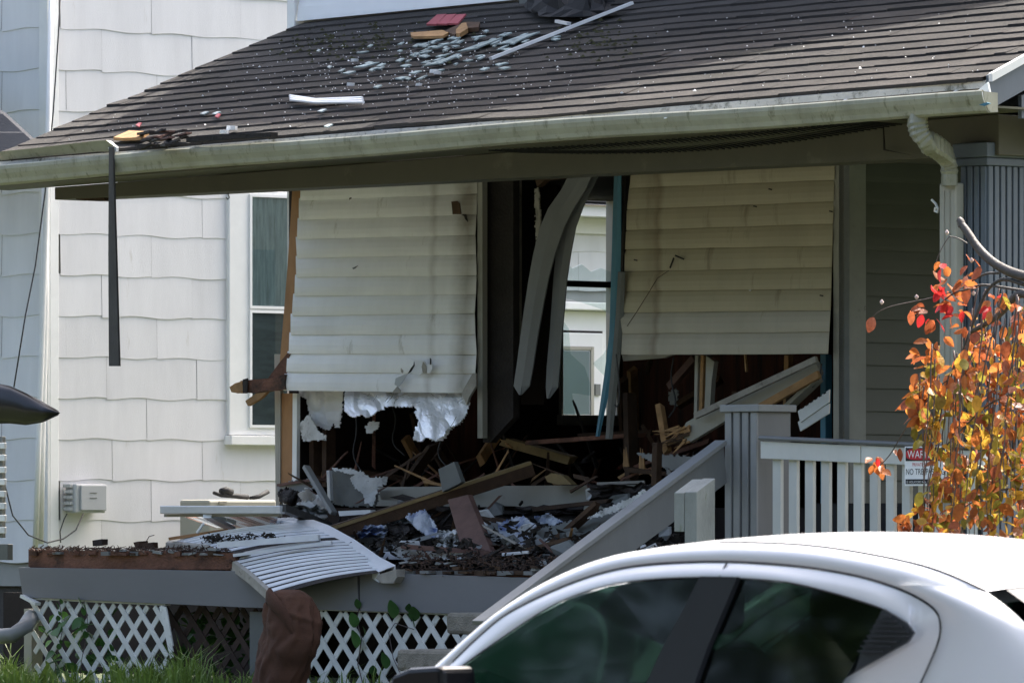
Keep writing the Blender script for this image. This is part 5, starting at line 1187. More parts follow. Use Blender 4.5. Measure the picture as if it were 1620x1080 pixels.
# side channels
B().grid([[awpt(s / 12, 0) + Vector((0, 0, .0)), awpt(s / 12, 0) + Vector((-.02, -.01, -.01)), awpt(s / 12, 0) + Vector((-.02, -.01, -.07))] for s in range(13)]).build('side_channel', M['slatdk'], aw, solid=.012)
tp = [P(462, 829, .62), P(495, 827, .62), P(520, 836, .5), P(560, 858, .35), P(600, 886, .1), P(625, 899, -.02)]
rows = []
for p_, q_ in zip([P(450, 828, .6), P(478, 834, .55), P(506, 846, .42), P(540, 868, .25), P(575, 893, .05), P(600, 909, -.08)], tp):
    rows.append([p_ + Vector((0, 0, -.05)), p_ + Vector((0, 0, .02)), q_ + Vector((0, 0, .02)), q_ + Vector((0, 0, -.05))])
B().grid(rows).build('end_panel', M['slat'], aw, solid=.008)
slabp([(600, 908), (626, 900), (628, 912), (622, 922), (604, 922), (594, 914)], -.1, .12).build('rotten_end', M['slatdk'], aw)
B().bar(P(345, 862, -.02), P(505, 850, .25), .035, .04).build('loose_slat', M['slat'], aw)
B().bar(P(370, 878, -.1), P(525, 858, .2), .03, .02).build('loose_slat', M['slat'], aw)
B().bar(P(268, 852, .3), P(360, 838, .5), .03, .02).build('wood_batten', M['osb'], aw)
bk = thing('ribbed_offcut', 'short pale ribbed panel end behind the awning', 'panel', P(460, 824, .8))
for q in range(5): B().bar(P(430 + q * 9, 826 - q * .4, .7), P(440 + q * 9, 821 - q * .4, .9), .03, .02).build('rib', M['slat'], bk)
lf = B()
for _ in range(240):
    x = random.choice((335, 365, 340, 395, 427)) + random.gauss(0, 8); y = 852 - (x - 335) * .05 + random.gauss(0, 3)
    chunk(lf, P(x, y, .22), U_(.006, .02))
lf.build('debris_clump', M['grime'], kind='stuff', label='dark wet leaf clumps on the fallen awning', cat='debris')
for (x, y, w_) in ((158, 859, 14), (238, 864, 16), (222, 862, 10)):
    B().bar(P(x - w_ / 2, y, .3), P(x + w_ / 2, y - 2, .3), .06, .04, jag=.03).build('deck_scrap', M['char'] if x < 200 else M['wooddk'], label={158: 'black scrap on the far left of the deck', 238: 'brown clod on the left deck near the awning', 222: 'small brown clod left of the bigger one on the deck'}[x], cat='scrap')
B().tube([P(228, 862, .3), P(236, 848, .3), P(244, 846, .3)], .003, 5).build('wire_loop', M['cable'], label='thin wire loop rising from the deck left of the awning', cat='wire')

# ================================================================ LEFT EDGE THINGS
bh = thing('glossy_canopy', 'glossy black curved canopy poking in from the left edge', 'canopy', P(0, 670, -1))
M['gloss'] = mat('gloss_black', (.006, .006, .008), .3, .1, 3, 0, spec=.35)
rows = []
for i in range(15):
    t_ = i / 14; x = -260 + 353 * t_; yt = 612 + 40 * max(0, (x) / 93) ** 1.2 if x > 0 else 612 - 0.0005 * x * x * .4
    ytop = 606 + 46 * max(0, x / 93) ** 1.25; ybot = 671 - 17 * max(0, (x - 40) / 53) ** 2 if x > 40 else 668 - (40 - x) * -.02
    rows.append([P(x, ytop + (ybot - ytop) * s_, -1.1 - .05 * math.sin(math.pi * s_)) for s_ in (0, .15, .3, .5, .7, .85, 1)])
B().grid(rows).build('shell', M['gloss'], bh, smooth=True, solid=.02)
B().bar(P(-150, 650, -1.05), P(-150, 1180, -1.05), .06, .06, up=(0, 1, 0)).build('stand', M['black'], bh)
B().bar(P(-230, 650, -1.05), P(-230, 1180, -1.05), .06, .06, up=(0, 1, 0)).build('stand', M['black'], bh)
cp = B().tube([P(-40, 1000, -.3), P(0, 1006, -.3), P(20, 1004, -.3), P(40, 990, -.2), P(50, 975, .0)], .055, 10); cp.build('drain_hose', M['greylight'], label='grey corrugated drain hose at the lower left corner beside the lattice', cat='hose', smooth=True)
ls = thing('side_shutter', 'grey white louvred shutter cut by the left edge below the black panel', 'shutter', P(-10, 850, .4))
vstrip(-60, 4, 690, 850, .6, .03, M['trimdk'], 'panel', ls)
for k_ in range(8):
    vstrip(-60, 7, 700 + k_ * 19, 710 + k_ * 19, .57, .02, M['white'], 'louvre', ls)
vstrip(-60, 12, 860, 885, .55, .05, M['trimdk'], 'base', ls)

# ================================================================ VEGETATION NEAR THE LATTICE
gr = B()
for _ in range(2600):
    x = random.choice((U_(-40, 430), U_(-40, 60), U_(170, 430), U_(180, 300), U_(480, 720)))
    vv = U_(-1.0, -.08) if x < 430 else U_(-.9, -.1)
    if x > 480 and R() < .55: continue
    base = Vector((P(x, 1080, vv).x, vv, .45)); h = U_(.06, .36) * (1.15 if x < 60 or 170 < x < 330 else .85) * (.8 + .5 * pn(Vector((x * .03, vv, 0)))); a = U_(0, 6.28); l = h * U_(.2, .8); wd_ = U_(.003, .008)
    dx_ = Vector((math.cos(a), math.sin(a), 0)); sx_ = Vector((-math.sin(a), math.cos(a), 0)) * wd_
    p1 = base + dx_ * l * .3 + Vector((0, 0, h * .65)); p2 = base + dx_ * l + Vector((0, 0, h * U_(.7, 1)))
    gr.add([base - sx_, base + sx_, p1 - sx_ * .8, p1 + sx_ * .8, p2], [(0, 1, 3, 2), (2, 3, 4)])
gr.build('tall_grass', M['grass'], kind='stuff', label='long unmown grass growing along the lattice', cat='grass')
def leafshape(l, w_, n=5, fold=.25):
    L_, R__ = [], []; mid = []
    for k in range(n + 1):
        t_ = k / n; ww = w_ * math.sin(math.pi * min(1, t_ * .92 + .04)) ** .75 * (1.1 - .35 * t_)
        cz = -.12 * l * t_ * t_
        mid.append(Vector((0, t_ * l, cz))); L_.append(Vector((-ww, t_ * l, cz + ww * fold))); R__.append(Vector((ww, t_ * l, cz + ww * fold)))
    return B().grid([L_, mid, R__])
def orient(sh_, p, yaw, pitch, roll, s=1):
    m_ = Matrix.Rotation(yaw, 3, 'Z') @ Matrix.Rotation(pitch, 3, 'X') @ Matrix.Rotation(roll, 3, 'Y')
    return [m_ @ (q * s) + p for q in sh_]
vl = leafshape(.11, .05); wl_ = leafshape(.18, .02)
wd_b = B()
for _ in range(170):
    x = U_(265, 425) if R() < .6 else U_(60, 180); p = P(x, U_(970, 1075), U_(.2, .6) if x > 260 else U_(-.12, .3))
    n0 = len(wd_b.v); vs_ = orient(vl.v, p, U_(0, 6.28), U_(-1, 1), U_(-1, 1), U_(.5, 1.1)); wd_b.add(vs_, vl.f)
wd_b.build('undergrowth', M['vine'], kind='stuff', label='green leafy undergrowth seen through the lattices', cat='undergrowth', smooth=True)
vp = thing('climbing_vine', 'green vine with heart shaped leaves climbing the right white lattice', 'vine', P(570, 1080, -.03))
stem = [(575, 1085), (566, 1050), (572, 1010), (564, 980), (570, 955)]
B().tube([P(x, y, -.03) for x, y in stem], .004, 5).build('stem', M['twig'], vp)
B().tube([P(x, y, -.03) for x, y in ((640, 1080), (622, 1040), (615, 1000), (625, 985), (655, 995))], .003, 5).build('stem', M['twig'], vp)
for x, y, s_, yw in ((560, 1000, .95, .2), (563, 1032, 1.1, -.1), (622, 985, 1.1, .1), (655, 990, .9, .5), (610, 1065, 1.0, 0), (566, 970, .6, .3), (655, 1000, .6, -.7), (577, 1012, .55, -.5), (590, 1075, .6, .8), (640, 1062, .5, -.4), (646, 975, .5, 1.2)):
    b = B(); b.add(orient(vl.v, P(x, y - 8, -.05), math.pi - TH * 0 + yw, math.radians(82), 0, s_), vl.f); b.build('leaf', M['vine'], vp, smooth=True)
for k_, (x, y) in enumerate(((95, 1066), (60, 1070), (310, 1070), (240, 1062), (140, 1072))):
    wp = thing('weed', 'broad leaved weed %s' % ('left of the lattice vine', 'at the far left corner', 'below the brown lattice', 'below the broken edge of the left lattice', 'at the foot of the left lattice')[k_], 'weed', P(x, y + 60, -.5))
    for q in range(9): b = B(); b.add(orient(wl_.v, P(x, y + 50, -.5), q * .7 + R(), U_(.5, 1.2), 0, U_(1.2, 2.2)), wl_.f); b.build('leaf', M['grass'], wp, smooth=True)
# ivy strands on the left lattice
iv = thing('lattice_ivy', 'thin ivy climbing the middle of the left white lattice', 'vine', P(130, 1060, -.03))
for xs in ((93, 1000), (133, 980)):
    B().tube([P(xs[0] + 6 * math.sin(q), 950 + q * 24, -.03) for q in range(6)], .003, 5).build('stem', M['twig'], iv)
    for q in range(9):
        b = B(); b.add(orient(vl.v, P(xs[0] + U_(-6, 6), 955 + q * 9, -.04), math.pi + U_(-.8, .8), 1.3, 0, U_(.3, .55)), vl.f); b.build('leaf', M['vine'], iv, smooth=True)

# ================================================================ BROWN COAT
ct = thing('brown_coat', 'brown cloth coat draped in loose folds over a post in front of the lattice', 'coat', P(455, 1080, -1.0))
oc_ = [(932, 448, 474, .03), (936, 438, 484, .07), (944, 429, 492, .10), (956, 423, 499, .12), (972, 420, 504, .13), (990, 420, 507, .14), (1010, 419, 507, .14), (1030, 414, 501, .14), (1050, 409, 493, .13), (1080, 404, 487, .13), (1120, 400, 484, .13), (1170, 398, 480, .12)]
rows = []
for i in range(61):
    f = i / 60 * (len(oc_) - 1); k0 = min(len(oc_) - 2, int(f)); f -= k0
    y, xa, xb, dep = [a_ + (b_ - a_) * f for a_, b_ in zip(oc_[k0], oc_[k0 + 1])]
    c0 = P((xa + xb) / 2, y, -1.0); hw_ = (P(xb, y, -1.0).x - P(xa, y, -1.0).x) / 2 * .86; r = []; w1 = min(1, max(0, (y - 934) / 30))
    for k_ in range(96):
        a = 2 * math.pi * k_ / 96; tw = a + (y - 940) * .006
        rid = 1 - abs(pn(Vector((math.cos(tw) * 1.7, math.sin(tw) * 1.7, y * .006)))) * 2.2
        rid2 = 1 - abs(pn(Vector((math.cos(tw * 1) * 3.6 + 4, math.sin(tw) * 3.6, y * .014 + 3)))) * 2.2
        fo = 1 + w1 * (.10 * max(-.6, rid) - .05 + .05 * max(-.6, rid2) + .05 * math.sin(y * .045 + 2.2 * math.sin(a))) + .012 * pn(Vector((a * 9, y * .2, 1)))
        fo += .07 * math.exp(-((y - 968 - 16 * math.sin(a + 1.0)) / 5) ** 2) * w1
        r.append(c0 + Vector((math.cos(a) * hw_ * fo, math.sin(a) * dep * fo, 0)))
    rows.append(r + [r[0]])
for ri, r in enumerate(rows):
    for p in r:
        q = p * 1.0; d_ = .014 * abs(pn(q * 9)) + .020 * abs(pn(q * 4.5 + Vector((7, 1, 2)))); p.y -= d_ * 1.6; p.x -= d_ * .8
B().grid(rows).build('cloth_body', M['cloth'], ct, smooth=True)
cr_ = []
for k_ in range(41):
    a = math.pi * (1.02 + .92 * k_ / 40); t_ = k_ / 40; yy = 986 - 44 * math.sin(math.pi * min(1, t_ * 1.25) ** .8) + 12 * t_ + 2 * math.sin(t_ * 17)
    c0 = P(461 + 4 * t_, yy, -1.0); out_ = Vector((math.cos(a) * .165, math.sin(a) * .145, 0)); r = []
    for j, (o_, h_) in enumerate(((.90, .055), (.99, .058), (1.07, .035), (1.10, 0), (1.09, -.03), (1.03, -.042), (.93, -.03))):
        r.append(c0 + out_ * (o_ + .03 * pn(Vector((t_ * 6, j, 2)))) + Vector((0, 0, h_ + .008 * pn(Vector((t_ * 9, j * .5, 5))))))
    cr_.append(r)
B().grid(cr_).build('collar', M['cloth'], ct, smooth=True, solid=.006)
B().tube([P(455, 940, -1.0), P(452, 1200, -1.0)], .03, 8).build('post', M['trimdk'], ct)

# ================================================================ COPPER LEAVED TREE (right foreground)
TV = -2.6
tr = thing('copper_leaved_tree', 'weeping copper leaved tree hanging in from the right edge over the railing', 'tree', P(1760, 1100, TV))
def TP(x, y, dv=0): return P(x, y, TV + dv)
def smoothp(pts, it=2):
    for _ in range(it):
        q = [pts[0]]
        for a, b in zip(pts[:-1], pts[1:]): q += [a.lerp(b, .25), a.lerp(b, .75)]
        pts = q + [pts[-1]]
    return pts
B().tube([TP(1790, 1230), TP(1780, 900), TP(1740, 620), TP(1690, 500)], .10, 12, .05).build('trunk', M['bark'], tr, smooth=True)
def br(pix, r0, r1, m='bark', nm='branch', dv=0):
    B().tube(smoothp([TP(*p[:2], dv + (p[2] if len(p) > 2 else 0)) for p in pix]), r0, 8 if r0 > .01 else 5, r1).build(nm, M[m], tr, smooth=True)
br([(1700, 470), (1640, 442), (1600, 432), (1568, 414), (1545, 390), (1530, 366), (1519, 352)], .034, .020)
br([(1522, 358), (1520, 350), (1517, 347)], .024, .018)
br([(1700, 510), (1640, 470), (1612, 462), (1598, 478), (1580, 500), (1555, 515), (1535, 525)], .03, .012)
br([(1620, 450), (1590, 440), (1575, 446), (1560, 460), (1548, 490), (1540, 510), (1528, 540), (1522, 560)], .012, .006)
br([(1620, 460), (1570, 452), (1550, 450), (1530, 458), (1510, 462), (1490, 478)], .009, .004)
br([(1580, 432), (1560, 432), (1545, 440), (1538, 444)], .008, .005)
br([(1530, 385), (1515, 376), (1502, 374)], .005, .004)
br([(1502, 374), (1492, 388), (1482, 410), (1478, 430)], .003, .002, 'twig')
br([(1505, 462), (1480, 470), (1440, 478), (1410, 484), (1390, 492), (1380, 502)], .004, .002, 'twig')
br([(1470, 630), (1440, 665), (1425, 690), (1408, 720), (1390, 738)], .004, .003, 'twig')
br([(1500, 600), (1485, 612), (1470, 632)], .004, .004, 'twig')
br([(1640, 774), (1600, 772), (1560, 778), (1545, 790), (1520, 805)], .007, .003, 'twig')
br([(1640, 610), (1600, 622), (1560, 640), (1520, 680), (1490, 712)], .009, .004, 'twig')
leafm = {}
base_leaf = [leafshape(.062, .021, 6, .35), leafshape(.07, .025, 6, .15), leafshape(.055, .018, 6, .6), leafshape(.066, .024, 6, -.2), leafshape(.05, .015, 5, 1.1)]
keys = ['leafA', 'leafB', 'leafC', 'leafD', 'leafR']
for kx in keys:
    for bi, bl in enumerate(base_leaf):
        leafm[(kx, bi)] = bl.mesh('leaf', M[kx], Vector((0, 0, 0)), True)
# small serration / cup
leaves = []
def addleaf(p, kx, s=1.0):
    down = U_(1.9, 3.4)
    q = Wd(p); X_ = CX + F * q.x / q.y; Y_ = HZ - F * (q.z - EYE) / q.y
    if 1424 < X_ < 1475 and 700 < Y_ < 775: return
    leaves.append((p, (U_(-2.2, .5), R() * 6.28, U_(-1.1, 1.1)), kx, s))
def strand(x, y, L_, sway, dens=11, dv=0, top='leafA', leafy=1.0):
    pts = []; xx, yy = x, y; n_ = max(3, int(L_ / 16)); d_ = U_(-.4, .4)
    for i in range(n_ + 1):
        pts.append(TP(xx, yy, dv)); xx += sway * (1 - i / n_) * 5 + U_(-2, 2); yy += 16
        if R() < leafy:
            for q in range(random.choice((1, 2, 2, 3))):
                hx = xx + U_(-11, 11); hy = yy + U_(-7, 9)
                if hy > 900: continue
                t_ = (hy - 420) / 430 + U_(-.25, .25)
                kx = random.choice(('leafA', 'leafA', 'leafC', 'leafC')) if t_ < .3 else random.choice(('leafB', 'leafA', 'leafD', 'leafB', 'leafC', 'leafD', 'leafA'))
                addleaf(TP(hx, hy, dv + U_(-.06, .06)), kx, U_(.9, 1.5))
    B().tube(pts, .0050, 4, .0022).build('twig', M['twig'], tr, smooth=True)
for i in range(44):
    x = 1482 + 190 * (i / 43) + U_(-9, 9); y = U_(450, 540) if x > 1520 else U_(540, 600)
    dv = U_(-.45, .45)
    strand(x, y, U_(260, 400) if x > 1500 else U_(200, 300), U_(-1.0, .3), dv=dv, leafy=.66)
for i in range(14):
    x = U_(1490, 1640); strand(x, U_(640, 740), U_(100, 200), U_(-1, .2), dv=U_(-.4, .4), leafy=.66)
for (x, y, L_, s_) in ((1462, 610, 60, -.5), (1480, 560, 50, 0), (1455, 590, 30, 0), (1470, 640, 40, .4), (1486, 700, 130, -.6), (1460, 680, 30, 0)): strand(x, y, L_, s_, dv=-.1)
def clus(x, y, r, n_, ks, s=1.0):
    for _ in range(n_): addleaf(TP(x + random.gauss(0, r), y + random.gauss(0, r), U_(-.1, .1)), random.choice(ks), s * U_(1.0, 1.5))
clus(1490, 428, 7, 6, ['leafR', 'leafA']); clus(1484, 455, 8, 8, ['leafR', 'leafA']); clus(1466, 495, 9, 9, ['leafR', 'leafR', 'leafC']); clus(1505, 465, 9, 8, ['leafA', 'leafC'])
clus(1530, 435, 11, 14, ['leafA', 'leafC']); clus(1515, 490, 10, 8, ['leafA', 'leafR', 'leafC']); clus(1590, 465, 7, 5, ['leafA', 'leafC']); clus(1570, 480, 6, 3, ['leafR'])
clus(1380, 504, 2, 1, ['leafC']); clus(1442, 490, 3, 2, ['leafC']); clus(1478, 505, 3, 2, ['leafC'])
clus(1385, 733, 5, 7, ['leafR', 'leafA'], .8); clus(1419, 712, 2, 2, ['leafC'], .8); clus(1446, 712, 3, 2, ['leafC', 'leafR']); clus(1480, 545, 8, 8, ['leafA', 'leafB'])
clus(1475, 565, 9, 9, ['leafA', 'leafB', 'leafD']); clus(1450, 625, 8, 9, ['leafB', 'leafA']); clus(1465, 640, 8, 8, ['leafB', 'leafA', 'leafC']); clus(1428, 634, 2, 2, ['leafC']); clus(1450, 660, 4, 4, ['leafA', 'leafB'])
clus(1430, 830, 6, 8, ['leafA', 'leafC']); clus(1445, 812, 3, 2, ['leafB']); clus(1437, 820, 5, 5, ['leafA'])
clus(1452, 600, 9, 8, ['leafA', 'leafB']); clus(1440, 640, 7, 7, ['leafB', 'leafA']); clus(1470, 590, 9, 8, ['leafB', 'leafD', 'leafA']); clus(1455, 665, 9, 7, ['leafB', 'leafA', 'leafC']); clus(1448, 560, 6, 3, ['leafA']); clus(1470, 690, 8, 6, ['leafB', 'leafA']); clus(1455, 800, 8, 6, ['leafB', 'leafA']); clus(1400, 740, 6, 3, ['leafA'])
clus(1475, 760, 10, 14, ['leafB', 'leafD', 'leafA']); clus(1490, 720, 9, 10, ['leafB', 'leafA'])
leaves.sort(key=lambda a: a[0].y)
org = ORG[tr.name]; stuffb = {k_: B() for k_ in keys}
def leafmat(rot):
    return Matrix.Rotation(rot[1], 3, 'Z') @ Matrix.Rotation(rot[0] - .4, 3, 'X') @ Matrix.Rotation(rot[2], 3, 'Y')
pick = set(random.sample(range(len(leaves)), min(290, len(leaves))))
for i, (p, rot, kx, s_) in enumerate(leaves):
    bi = random.randrange(5); m_ = leafmat(rot)
    if i in pick:
        o = bpy.data.objects.new('leaf', leafm[(kx, bi)]); col.objects.link(o); o.parent = tr
        o.location = p - org; o.rotation_euler = m_.to_euler(); o.scale = (s_, s_, s_)
    else:
        stuffb[kx].add([m_ @ (q * s_) + p for q in base_leaf[bi].v], base_leaf[bi].f)
for kx, b in stuffb.items():
    if b.v: b.build('foliage', M[kx], tr, smooth=True, kind='stuff')
print('leaves', len(leaves))
for x, y in ((1395, 478), (1450, 470), (1498, 368), (1537, 412), (1540, 464)):
    c0 = TP(x, y); bud = B()
    bud.grid([[c0 + Vector((math.cos(a) * r_, math.sin(a) * r_, h_)) for a in [k_ * math.pi / 3 for k_ in range(7)]] for r_, h_ in ((.001, -.014), (.010, -.005), (.012, .004), (.001, .016))])
    bud.build('bud', M['bud'], tr, smooth=True)

# ================================================================ CAR
VC = -16.25
car = thing('parked_car', 'silver white sedan parked in the street in front of the porch', 'car', P(1150, 1500, VC + .9))
car.location.z = 0; ORG[car.name] = Vector((ORG[car.name].x, ORG[car.name].y, 0))
WID = 1.76
def CP(x, y, ins): return P(x, y, VC + ins)
def resample(pts, n):
    pts = [Vector(p) for p in pts]
    # catmull-rom dense then arc-length resample
    dn = []
    for i in range(len(pts) - 1):
        p0, p1, p2, p3 = pts[max(0, i - 1)], pts[i], pts[i + 1], pts[min(len(pts) - 1, i + 2)]
        for k in range(12):
            t_ = k / 12; dn.append(.5 * ((2 * p1) + (p2 - p0) * t_ + (2 * p0 - 5 * p1 + 4 * p2 - p3) * t_ ** 2 + (3 * p1 - 3 * p2 + p3 - p0) * t_ ** 3))
    dn.append(pts[-1]); ds_ = [0]
    for a, b in zip(dn[:-1], dn[1:]): ds_.append(ds_[-1] + (b - a).length)
    out = []; j = 0
    for i in range(n):
        s = ds_[-1] * i / (n - 1)
        while j < len(ds_) - 2 and ds_[j + 1] < s: j += 1
        f = (s - ds_[j]) / max(1e-9, ds_[j + 1] - ds_[j]); out.append(dn[j].lerp(dn[j + 1], min(1, f)))
    return out
def mir(p): return Vector((p.x, 2 * VC + WID - p.y, p.z))
beltz = .93
# door glass outlines (pixels) for the near side
C3 = [(560, 1165), (620, 1115), (690, 1055), (745, 1006), (800, 962), (870, 918), (960, 881), (1060, 864), (1150, 858), (1247, 860), (1320, 867), (1397, 880), (1463, 895), (1513, 913), (1560, 935)]
C2 = [(600, 1165), (650, 1112), (712, 1052), (760, 1006), (807, 969), (887, 930), (960, 905), (1033, 893), (1140, 889), (1247, 895), (1333, 907), (1397, 923), (1447, 943), (1480, 966), (1488, 990), (1483, 1020), (1457, 1080), (1430, 1140)]
n3 = 70
near3 = [CP(p.x, p.y, .30) for p in resample([(a, b, 0) for a, b in C3], n3)]
def crown(i, t_):   # t_ 0..1 across the car
    a = near3[i]; b = mir(a); p = a.lerp(b, t_); q = math.sin(math.pi * t_)
    return p + Vector((-.06 * q if i < 30 else .10 * q * (i / n3), 0, .035 * q ** .8))
# index split: windshield / roof / (rear glass added after)
iw = 26
rows = [[crown(i, j / 16) for j in range(17)] for i in range(iw, n3)]
B().grid(rows).build('roof', M['carpaint'], car, smooth=True)
rows = [[crown(i, .02 + .96 * j / 12) + Vector((0, 0, -.006)) for j in range(13)] for i in range(0, iw + 1)]
B().grid(rows).build('windscreen', M['carglass'], car, smooth=True)
# rear glass: from roof end down to the boot
e0 = near3[-1]; e1 = CP(1665, 1040, .22); e2 = CP(1700, 1110, .2)
def arc(p, k): return [p.lerp(mir(p), j / 16) + Vector((.10 * math.sin(math.pi * j / 16), 0, .035 * math.sin(math.pi * j / 16))) for j in range(17)]
rg = [arc(e0.lerp(e1, t_) + Vector((0, .0, .02 * math.sin(math.pi * t_))), 1) for t_ in (0.01, .25, .5, .75, 1)]
B().grid([r[1:-1] for r in rg]).build('rear_window', M['carglass'], car, smooth=True)
near2 = [CP(p.x, p.y, .235) for p in resample([(a, b, 0) for a, b in C2], 100)]
# cant rail: between roof edge curve and seam curve
def nearest(cv, x):
    return min(range(len(cv)), key=lambda i: abs(cv[i].x - x))
n2 = 100
top = [None] * n2
c3f = resample(near3, n2)
# side band from roof edge (C3) down to the seam (C2 up to the rear), both resampled over matching range
iend = max(range(n2), key=lambda i: near2[i].x)
b2 = resample(near2[:iend + 1], 80); b3 = resample(near3, 80)
rows = []
for a, b in zip(b3, b2):
    m_ = a.lerp(b, .5) + Vector((0, -.014, .010)); rows.append([a + Vector((0, 0, -.001)), a.lerp(m_, .5) + Vector((0, -.006, .004)), m_, b + Vector((0, -.002, .004)), b + Vector((0, .004, .0))])
def both(rows, name, m, **k):
    B().grid(rows).build(name, m, car, smooth=True, **k)
    B().grid([[mir(p) for p in r] for r in rows]).build(name, m, car, smooth=True, **k)
both(rows, 'cant_rail', M['carpaint'])
# roof ditch line
both([[p + Vector((0, .004, .002)), p + Vector((0, -.004, .001))] for p in near3[iw + 16:]], 'roof_seam', M['rubber'], solid=.004)
# rear quarter: from seam curve rear part to C-pillar rear edge and down
rear_edge = [CP(x, y, i_) for x, y, i_ in ((1560, 935, .30), (1600, 965, .27), (1640, 1005, .24), (1680, 1055, .2), (1720, 1110, .16), (1760, 1150, .12))]
re_ = resample(rear_edge, 24); se_ = resample(near2[iend - 10:] + [CP(1425, 1170, .1)], 24)
rows = []
for a, b in zip(se_, re_):
    rows.append([a + Vector((0, .002, 0))] + [a.lerp(b, t_) + Vector((0, -.035 * math.sin(math.pi * t_), .01 * math.sin(math.pi * t_))) for t_ in (.15, .3, .5, .7, .85)] + [b])
both(rows, 'rear_quarter', M['carpaint'])
# door frames: between the seam curve and the glass curve
G = [(672, 1110), (710, 1070), (767, 1027), (847, 973), (900, 945), (967, 924), (1033, 915), (1107, 912), (1165, 913), (1247, 920), (1313, 935), (1367, 951), (1400, 963), (1433, 983), (1446, 1000), (1436, 1016), (1400, 1036), (1327, 1078), (1290, 1100)]
gl_ = [CP(p.x, p.y, .20) for p in resample([(a, b, 0) for a, b in G], 120)]
f2 = resample(near2[4:], 120)
both([[b + Vector((0, -.004, -.002)), a.lerp(b, .6) + Vector((0, -.008, 0)), a.lerp(b, .2) + Vector((0, -.006, 0)), a + Vector((0, .0, 0))] for a, b in zip(gl_, f2)], 'door_frame', M['carpaint'])
both([[p + Vector((0, -.004, 0)), p.lerp(Vector((CP(1080, 1020, .2).x, p.y, CP(1080, 1020, .2).z)), .012) + Vector((0, -.003, 0))] for p in gl_], 'window_seal', M['rubber'], solid=.006)
# glass panes as polygons on the side
def side(pix, ins, name, m, t_=.004, parent=None, both_=True):
    pts = [CP(x, y, ins + max(0, (y - 900)) * -.0003) for x, y in pix]
    B().prism(pts, (0, t_, 0)).build(name, m, parent or car)
    if both_: B().prism([mir(p) for p in pts], (0, -t_, 0)).build(name, m, parent or car)
fw = [(670, 1118), (710, 1072), (767, 1029), (847, 975), (900, 947), (967, 926), (1033, 917), (1110, 914), (1060, 1040), (1030, 1118)]
rw = [(1163, 915), (1247, 922), (1313, 937), (1367, 953), (1396, 962), (1350, 1050), (1310, 1118), (1070, 1118), (1110, 1040)]
side(fw, .212, 'front_window', M['carglass']); side(rw, .212, 'rear_side_window', M['carglass'])
side([(1107, 911), (1166, 912), (1150, 950), (1120, 1020), (1085, 1118), (1005, 1118), (1045, 1030), (1080, 965)], .19, 'b_pillar', M['bpillar'], .03)
side([(1397, 962), (1433, 984), (1445, 1000), (1434, 1016), (1398, 1036), (1352, 1062), (1362, 1032)], .207, 'quarter_trim', M['bpillar'], .01)
for k_ in range(8):
    y = 972 + k_ * 8; x0 = 1391 - k_ * 5; x1 = min(1436, 1408 + k_ * 9) if k_ < 5 else 1432 - (k_ - 4) * 12
    side([(x0, y), (x1, y + 1.2), (x1, y + 3.6), (x0, y + 2.4)], .196, 'trim_rib', M['seat'], .006)
# door shut line
both([[p + Vector((0, -.0005, .006)), p + Vector((0, -.0045, 0))] for p in near2[14:]], 'door_gap', M['rubber'], solid=.003)
B().tube([CP(1150, 890, .222), CP(1143, 902, .212), CP(1139, 912, .2)], .003, 4).build('door_gap', M['rubber'], car)
# body below the glass: stations along u
ub0 = CP(620, 1100, .1).x - .95; ub1 = CP(1700, 1100, .1).x + .55
Lc = ub1 - ub0
def topz(t_):   # shoulder height
    if t_ < .22: return .62 + (.88 - .62) * (t_ / .22) ** .5
    if t_ < .78: return .88 + .09 * (t_ - .22) / .56
    return .97 + .05 * math.sin((t_ - .78) / .22 * 1.2) - max(0, t_ - .95) * 1.2
rows = []
for i in range(41):
    t_ = i / 40; u_ = ub0 + Lc * t_; tz = topz(t_); nar = .26 * max(0, 1 - t_ / .12) ** 2 + .16 * max(0, (t_ - .9) / .1) ** 2
    h_ = WID / 2 - nar; cy = VC + WID / 2; sec = []
    for (fx, fz_) in ((.86, .0), (.97, .12), (1.0, .35), (1.0, .62), (.98, .85), (.93, .97), (.86, 1.0)):
        sec.append((h_ * fx, .18 + (tz - .18) * fz_))
    ring = [Vector((u_, cy - a, b)) for a, b in sec] 
    cz = tz + (.05 if t_ < .24 or t_ > .84 else -.02)
    ring += [Vector((u_, cy - h_ * .4, cz)), Vector((u_, cy + h_ * .4, cz))] + [Vector((u_, cy + a, b)) for a, b in reversed(sec)]
    rows.append(ring + [ring[0]])
bd = B().grid(rows); bd.f.append(tuple(range(len(rows[0]) - 1))); bd.f.append(tuple(range(40 * len(rows[0]), 41 * len(rows[0]) - 1)))
bd.build('body', M['carpaint'], car, smooth=True)
for uw in (ub0 + .85, ub1 - .85):
    for sgn in (0, 1):
        yc = VC + .1 if not sgn else VC + WID - .1
        wh = B().tube([(uw, yc - .11, .32), (uw, yc + .11, .32)], .32, 24).build('wheel', M['rubber'], car, smooth=False)
        B().tube([(uw, yc - .118, .32), (uw, yc + .118, .32)], .2, 16).build('rim', M['wheel'], wh)
# mirror
mr_ = [CP(x, y, -.02) for x, y in ((612, 1078), (622, 1066), (645, 1056), (690, 1053), (700, 1056), (702, 1090), (690, 1104), (630, 1104), (614, 1094))]
mm = B().prism(mr_, (0, .16, 0)).build('mirror', M['gloss'], car, bevel=.02)
B().prism([p + Vector((0, -.004, 0)) for p in [CP(x, y, -.02) for x, y in ((622, 1074), (648, 1064), (694, 1062), (696, 1096), (632, 1098))]], (0, .003, 0)).build('mirror_face', M['gloss'], mm)
